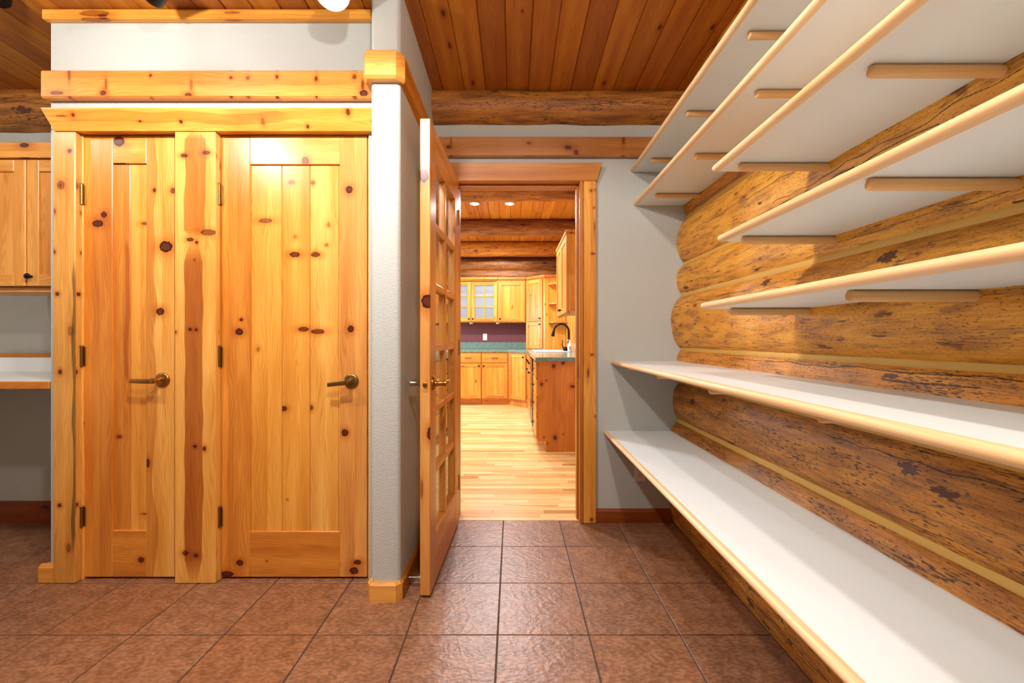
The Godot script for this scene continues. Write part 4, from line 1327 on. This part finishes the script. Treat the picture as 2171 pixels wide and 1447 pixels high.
	for b in bl:
		var o := thing("log_beam", b[0], "log beam", V(-0.8, b[2], b[1]), "", "structure")
		part(cross_log(-2.61, 0.885, b[2], b[1], b[3], b[3] * 0.97, b[5]), "log", M[b[4]], o)
	recessed("bright recessed ceiling lamp at the near beam, on the left of the pair", -0.47, 5.34, 3.1, "")
	recessed("bright recessed ceiling lamp at the near beam, on the right of the pair", -0.035, 5.34, 3.1, "")
	recessed("small recessed ceiling lamp between the middle and far log beams", -0.21, 6.80, 3.1, "")
	recessed("unseen recessed ceiling lamp before the near log beam, out of view above the doorway", -0.6, 3.7, 2.6, "")  # unseen from the pantry; helps light the near part of the kitchen
	recessed("unseen recessed ceiling lamp lighting the kitchen from its hidden left side", -1.6, 5.2, 3.4, "")  # unseen from the pantry; helps light the kitchen from the left
	# ---------------- far base cabinets
	var fy := 7.12
	for k in 3:
		var x0: float = [-1.39, -0.955, -0.516][k]
		var w: float = 0.430
		var o := cab("base_cabinet", ["base cabinet hidden behind the French door at the far counter", "far base cabinet with one drawer over one door, behind the French door edge", "far base cabinet with one drawer over one door, beside the diagonal corner"][k], V(x0, 0.0, fy), 0.0, "")
		part(MB.new().B(0, w + 0.004, 0.10, 0.882, 0.0, 0.62, 0.001, 1, false, off()), "carcass", gp(1), o, true)
		part(MB.new().B(0, w + 0.004, 0.0, 0.10, 0.07, 0.10, 0.001, 0, false, off()), "toe_kick", gp(1), o, true)
		var dr := front(o, "drawer", 0.006, 0.705, w - 0.008, 0.155, Vector2(-1, 0), false, true)
		pull(dr, w / 2 - 0.004, 0.078)
		front(o, "cabinet_door", 0.006, 0.118, w - 0.008, 0.575, Vector2(0.03, 0.535) if k == 2 else Vector2(w - 0.04, 0.535))
	# diagonal corner base
	var A := Vector2(-0.082, 7.12)
	var Bq := Vector2(0.248, 6.79)
	var dc := thing("corner_cabinet", "diagonal corner base cabinet with one tall panelled door", "cabinet", V(A.x, 0, A.y))
	var outline := PackedVector2Array()
	for p in [A, Bq, Vector2(0.86, 6.79), Vector2(0.86, 7.74), Vector2(-0.082, 7.74)]: outline.append(p)
	part(MB.new().prism(outline, Vector3(0, 0.10, 0), Vector3.RIGHT, Vector3.FORWARD, Vector3.UP * 0.782, false, 0.0, off()), "carcass", gp(1), dc)
	part(MB.new().prism(PackedVector2Array([A + Vector2(0.0, 0.07), A + Vector2(0.02, 0.05), Bq + Vector2(0.02, 0.05), Bq + Vector2(0.07, 0.0), Bq + Vector2(0.2, 0.1), A + Vector2(0.1, 0.2)]), Vector3(0, 0, 0), Vector3.RIGHT, Vector3.FORWARD, Vector3.UP * 0.10, false, 0.0, off()), "toe_kick", gp(1), dc)
	slant(front(dc, "cabinet_door", 0.045, 0.118, 0.375, 0.735, Vector2(0.335, 0.69)), 0.045)
	# ---------------- base run under the sink, fronts to the left (local x runs towards the viewer)
	var runs := [["sink base cabinet with two doors under two false drawer fronts", 6.785, 0.76], ["narrow base cabinet with a drawer over a door between sink and black dishwasher", 6.02, 0.62], ["", 5.395, 0.61], ["stack of four small drawers at the near end of the sink counter", 4.78, 0.59]]
	for k in 4:
		var q: Array = runs[k]
		var w: float = q[2]
		if k == 2:
			var dw := thing("dishwasher", "black built-in dishwasher seen edge-on in the sink counter run", "dishwasher", V(0.248, 0, q[1]))
			dw.rotation.y = -PI / 2
			part(MB.new().B(0.002, w, 0.10, 0.875, 0.0, 0.60, 0.002), "body", M.black, dw, true)
			part(MB.new().B(0.006, w - 0.004, 0.12, 0.73, -0.028, 0.0, 0.004), "door", M.black, dw, true)
			part(MB.new().B(0.006, w - 0.004, 0.74, 0.872, -0.034, 0.0, 0.004), "control_panel", M.black, dw, true)
			continue
		var o := cab("base_cabinet", q[0], V(0.248, 0, q[1]), -PI / 2)
		part(MB.new().B(0, w, 0.10, 0.882, 0.0, 0.60, 0.001, 1, false, off()), "carcass", gp(1), o, true)
		part(MB.new().B(0, w, 0.0, 0.10, 0.075, 0.60, 0.001, 0, false, off()), "toe_kick", gp(1), o, true)
		if k == 3:
			for i in 4:
				var yy: float = [0.115, 0.335, 0.53, 0.71][i]
				var hh: float = [0.21, 0.185, 0.17, 0.155][i]
				var dr := front(o, "drawer", 0.01, yy, w - 0.03, hh, Vector2(-1, 0), false, true)
				pull(dr, w / 2 - 0.1, hh * 0.5)
			# the finished end panel, cut away at the toe
			var ep := PackedVector2Array([Vector2(0, 0.882), Vector2(0, 0.105), Vector2(-0.078, 0.105), Vector2(-0.078, 0.0), Vector2(-0.63, 0.0), Vector2(-0.63, 0.882)])
			var em := MB.new().prism(ep, Vector3(w, 0, 0.002), Vector3.BACK, Vector3.UP, Vector3(0.012, 0, 0))
			for i in em.t.size(): em.t[i] = Vector2((0.882 - em.v[i].y) / 0.882, (0.002 - em.v[i].z) / 0.63)
			part(em, "end_panel", knotty(1142, 762, 1276, 957, true, 561, [Color(0.82, 0.52, 0.20), Color(0.67, 0.37, 0.09)], [[1174, 772, 3.2, 4.5], [1194, 765, 3.5, 4], [1159, 803, 1.6, 1.6], [1149, 811, 2.6, 4], [1213, 816, 4.5, 2.8], [1177, 926, 3.6, 4.2], [1193, 918, 1.3, 1.3], [1154, 925, 1.3, 1.8], [1161, 938, 1.5, 2.5, 0.7]], [], 10.0), o, true)
		else:
			for i in 2:
				var ww := w / 2 - 0.006
				front(o, "drawer_front" if k == 0 else "drawer", 0.004 + i * w / 2, 0.705, ww, 0.155, Vector2(ww / 2, 0.078), false, true)
				front(o, "cabinet_door", 0.004 + i * w / 2, 0.118, ww, 0.575, Vector2(ww - 0.03 if i == 0 else 0.03, 0.535))
	# ---------------- counter top with splash, sink, tap
	var kt := thing("kitchen_counter", "speckled green laminate counter top running round the kitchen corner", "counter", V(0, 0.88, 6.9))
	var cp := PackedVector2Array([Vector2(-2.0, 7.095), Vector2(-0.092, 7.095), Vector2(0.221, 6.782), Vector2(0.221, 4.165), Vector2(0.878, 4.165), Vector2(0.878, 7.745), Vector2(-2.0, 7.745)])
	part(MB.new().prism(cp, Vector3(0, 0.883, 0), Vector3.RIGHT, Vector3.FORWARD, Vector3.UP * 0.037), "top", M.green, kt)
	part(MB.new().B(-2.0, 0.24, 0.921, 1.04, 7.725, 7.748, 0.002), "backsplash", M.green, kt)
	var sk := thing("sink", "white drop-in kitchen sink in the green counter", "sink", V(0.54, 0.92, 6.2))
	var rimp := MB.new()
	for s in [[0.30, 0.34, 5.80, 6.62], [0.70, 0.745, 5.80, 6.62], [0.34, 0.70, 5.80, 5.84], [0.34, 0.70, 6.58, 6.62], [0.34, 0.70, 6.19, 6.23]]: rimp.B(s[0], s[1], 0.9205, 0.932, s[2], s[3], 0.004)
	part(rimp, "rim", M.white, sk)
	for s in [[5.84, 6.19], [6.23, 6.58]]: part(MB.new().B(0.34, 0.70, 0.9205, 0.923, s[0], s[1], 0.0), "basin", plain(Color(0.7, 0.7, 0.68), 0.2), sk)
	var fc := thing("faucet", "dark gooseneck pull-down faucet arching over the sink", "faucet", V(0.79, 0.92, 6.05))
	part(MB.new().lathe([Vector2(0, 0), Vector2(0.03, 0), Vector2(0.03, 0.012), Vector2(0.022, 0.02), Vector2(0.018, 0.05), Vector2(0, 0.05)], V(0.79, 0.9205, 6.05), Vector3.UP, 20), "base", M.iron, fc)
	var gp_ := []
	var gr := []
	gp_.append(V(0.79, 0.95, 6.05)); gr.append(0.0155)
	gp_.append(V(0.79, 1.20, 6.05)); gr.append(0.0155)
	for i in range(1, 13):
		var a := PI * i / 12.0 * 0.93
		gp_.append(V(0.685 + 0.105 * cos(a), 1.205 + 0.105 * sin(a), 6.05)); gr.append(0.0145)
	part(MB.new().tube(gp_, gr, 14), "gooseneck", M.iron, fc)
	var e0: Vector3 = gp_[gp_.size() - 1]
	part(MB.new().lathe([Vector2(0, 0), Vector2(0.015, 0), Vector2(0.017, 0.02), Vector2(0.026, 0.085), Vector2(0.024, 0.095), Vector2(0, 0.095)], e0, Vector3(-0.22, -1, 0), 18), "spray_head", M.iron, fc)
	var fl := thing("faucet_lever", "separate dark lever valve with an upright handle beside the faucet", "tap lever", V(0.735, 0.92, 6.0))
	part(MB.new().lathe([Vector2(0, 0), Vector2(0.026, 0), Vector2(0.030, 0.02), Vector2(0.032, 0.045), Vector2(0.022, 0.066), Vector2(0, 0.072)], V(0.735, 0.9205, 6.0), Vector3.UP, 20), "body", M.iron, fl)
	part(MB.new().tube([V(0.725, 0.965, 6.0), V(0.700, 0.985, 6.0), V(0.690, 1.02, 6.0), V(0.698, 1.06, 6.0), V(0.694, 1.09, 6.0)], [0.010, 0.008, 0.007, 0.0055, 0.004], 10), "lever", M.iron, fl)
	var sd := thing("soap_dispenser", "white pump bottle of hand soap with dark lettering on its label", "bottle", V(0.78, 0.92, 5.88))
	part(MB.new().lathe([Vector2(0, 0), Vector2(0.027, 0), Vector2(0.029, 0.004), Vector2(0.029, 0.095), Vector2(0.024, 0.112), Vector2(0.012, 0.12), Vector2(0.012, 0.126), Vector2(0, 0.126)], V(0.78, 0.9205, 5.88), Vector3.UP, 22), "bottle", M.white, sd)
	part(MB.new().lathe([Vector2(0, 0), Vector2(0.014, 0), Vector2(0.014, 0.014), Vector2(0.005, 0.018), Vector2(0.005, 0.03), Vector2(0.011, 0.032), Vector2(0.011, 0.04), Vector2(0, 0.042)], V(0.78, 1.0455, 5.88), Vector3.UP, 16), "pump", M.white, sd)
	part(MB.new().tube([V(0.78, 1.082, 5.88), V(0.752, 1.082, 5.88), V(0.744, 1.076, 5.88)], [0.005, 0.0045, 0.004], 8), "spout", M.white, sd)
	var lb := MB.new()
	for i in 3:
		for j in 5:
			var a := -0.55 + 0.26 * j + 0.05 * (i % 2)
			var y := 0.955 + 0.016 * i
			var a1 := a + 0.17
			lb.quad(V(0.78 + 0.0294 * sin(a), y, 5.88 - 0.0294 * cos(a)), V(0.78 + 0.0294 * sin(a1), y, 5.88 - 0.0294 * cos(a1)), V(0.78 + 0.0294 * sin(a1), y + 0.010, 5.88 - 0.0294 * cos(a1)), V(0.78 + 0.0294 * sin(a), y + 0.010, 5.88 - 0.0294 * cos(a)), Vector3.BACK)
	part(lb, "label_print", plain(Color(0.12, 0.16, 0.25), 0.5), sd)
	var jr := thing("glass_jar", "clear glass tumbler standing behind the soap bottle", "glass", V(0.845, 0.92, 5.95))
	part(MB.new().lathe([Vector2(0, 0.001), Vector2(0.026, 0.0), Vector2(0.030, 0.12), Vector2(0.028, 0.12), Vector2(0.024, 0.006), Vector2(0, 0.006)], V(0.845, 0.9205, 5.95), Vector3.UP, 20), "tumbler", M.glass, jr)
	# ---------------- far upper cabinets
	var uy := 7.42
	var uc := [["far wall cabinet with twin glazed doors of six panes each", -1.182, 0.920], ["far wall cabinet with one plain panelled door next to the glazed pair", -0.258, 0.478]]
	for k in 2:
		var q: Array = uc[k]
		var w: float = q[2]
		var o := cab("wall_cabinet", q[0], V(q[1], 1.385, uy), 0.0)
		if k == 0:
			for s in [[0, 0.018, 0.0, 0.735], [w - 0.018, w, 0.0, 0.735]]: part(MB.new().B(s[0], s[1], s[2], s[3], 0.0, 0.325, 0.001, 1, false, off()), "side", gp(1), o, true)
			for y in [[0.0, 0.02], [0.715, 0.735]]: part(MB.new().B(0.018, w - 0.018, y[0], y[1], 0.0, 0.325, 0.001, 0, false, off()), "shelf_board", gp(1), o, true)
			for y in [[0.25, 0.265], [0.48, 0.495]]: part(MB.new().B(0.018, w - 0.018, y[0], y[1], 0.03, 0.325, 0.001, 0, false, off()), "shelf_board", M.white, o, true)
			part(MB.new().B(0.018, w - 0.018, 0.02, 0.715, 0.31, 0.325, 0.0), "back", M.white, o, true)
			for i in 2: front(o, "cabinet_door", 0.004 + i * w / 2, 0.015, w / 2 - 0.006, 0.685, Vector2(w / 2 - 0.036 if i == 0 else 0.03, 0.045), true, false, 1, 0.062)
		else:
			part(MB.new().B(0, w, 0.0, 0.735, 0.0, 0.325, 0.001, 1, false, off()), "carcass", gp(1), o, true)
			front(o, "cabinet_door", 0.006, 0.015, w - 0.03, 0.685, Vector2(0.032, 0.045), false, false, 1, 0.062)
		part(MB.new().B(-0.002 if k == 0 else 0.001, w + 0.001, 0.735, 0.778, -0.03, 0.325, 0.008, 0, false, off()), "cornice", gp(1), o, true)
	var A2 := Vector2(0.232, 7.42)
	var B2 := Vector2(0.534, 7.118)
	var gc := thing("corner_cabinet", "tall diagonal corner cabinet on the counter with an upper and a lower door", "cabinet", V(A2.x, 0.921, A2.y))
	var ol := PackedVector2Array()
	for p in [A2, B2, Vector2(0.874, 7.118), Vector2(0.874, 7.74), Vector2(0.245, 7.74)]:
		ol.append(p)
	part(MB.new().prism(ol, V(0, 0.921, 0), Vector3.RIGHT, Vector3.FORWARD, Vector3.UP * 1.20, false, 0.0, off()), "carcass", gp(1), gc)
	slant(front(gc, "cabinet_door", 0.022, 0.478, 0.365, 0.70, Vector2(0.315, 0.045), false, false, 1, 0.062), 0.022)
	slant(front(gc, "cabinet_door", 0.022, 0.02, 0.365, 0.446, Vector2(0.315, 0.405), false, false, 1, 0.062), 0.022)
	var cn := PackedVector2Array()
	for p in [A2 + Vector2(-0.012, -0.03), B2 + Vector2(-0.012, -0.03), Vector2(0.874, 7.088), Vector2(0.874, 7.74), Vector2(0.245, 7.74), Vector2(0.222, 7.39)]:
		cn.append(p)
	part(MB.new().prism(cn, V(0, 2.121, 0), Vector3.RIGHT, Vector3.FORWARD, Vector3.UP * 0.043, false, 0.0, off()), "cornice", gp(4), gc)
	for k in 3:
		var y: float = [1.36, 1.665, 1.985][k]
		var o := thing("display_shelf", ["lowest of the three small rounded shelves in the kitchen corner", "middle one of the three small rounded shelves in the kitchen corner", "topmost of the three small rounded shelves in the kitchen corner"][k], "shelf", V(0.73, y, 7.03), "rounded corner shelves")
		var rp := PackedVector2Array([Vector2(0.590, 7.117), Vector2(0.878, 7.117), Vector2(0.878, 6.90)])
		for i in 9:
			var a := PI / 2 * i / 8.0
			rp.append(Vector2(0.72 - 0.13 * sin(a), 7.03 - 0.13 * cos(a)))
		part(MB.new().prism(rp, Vector3(0, y, 0), Vector3.RIGHT, Vector3.FORWARD, Vector3.UP * 0.02, false, 0.0, off()), "board", gp(1), o)
	# ---------------- near upper cabinet on the panelled wall
	var nu := cab("wall_cabinet", "tall wall cabinet over the sink with its plain end towards the doorway", V(0.545, 1.345, 5.14), -PI / 2)
	part(MB.new().B(0, 0.94, 0.03, 0.79, 0.0, 0.333, 0.001, 1, false, off()), "carcass", gp(4), nu, true)
	part(MB.new().B(0, 0.94, 0.0, 0.03, 0.0, 0.02, 0.002, 0, false, off()), "light_rail", gp(4), nu, true)
	part(MB.new().B(-0.01, 0.955, 0.79, 0.825, -0.028, 0.333, 0.008, 0, false, off()), "cornice", gp(4), nu, true)
	for i in 2: front(nu, "cabinet_door", 0.005 + 0.468 * i, 0.015, 0.458, 0.765, Vector2(0.428 if i == 0 else 0.03, 0.05), false, false, 1, 0.062)
	# ---------------- under-cabinet pucks and outlet
	for k in 2:
		var x: float = [-0.722, -0.262][k]
		var o := thing("puck_lamp", ["small white puck lamp under the glazed cabinet doors", "small white puck lamp under the plain far cabinet's edge"][k], "lamp", V(x, 1.36, 7.5))
		part(MB.new().lathe([Vector2(0, 0), Vector2(0.026, 0), Vector2(0.034, 0.010), Vector2(0.034, 0.024), Vector2(0, 0.024)], V(x, 1.3605, 7.50), Vector3.UP, 18), "puck", M.white, o)
	outlet("white outlet on the maroon wall above the green splash", V(-0.50, 1.135, 7.75), 0.075, 0.12)
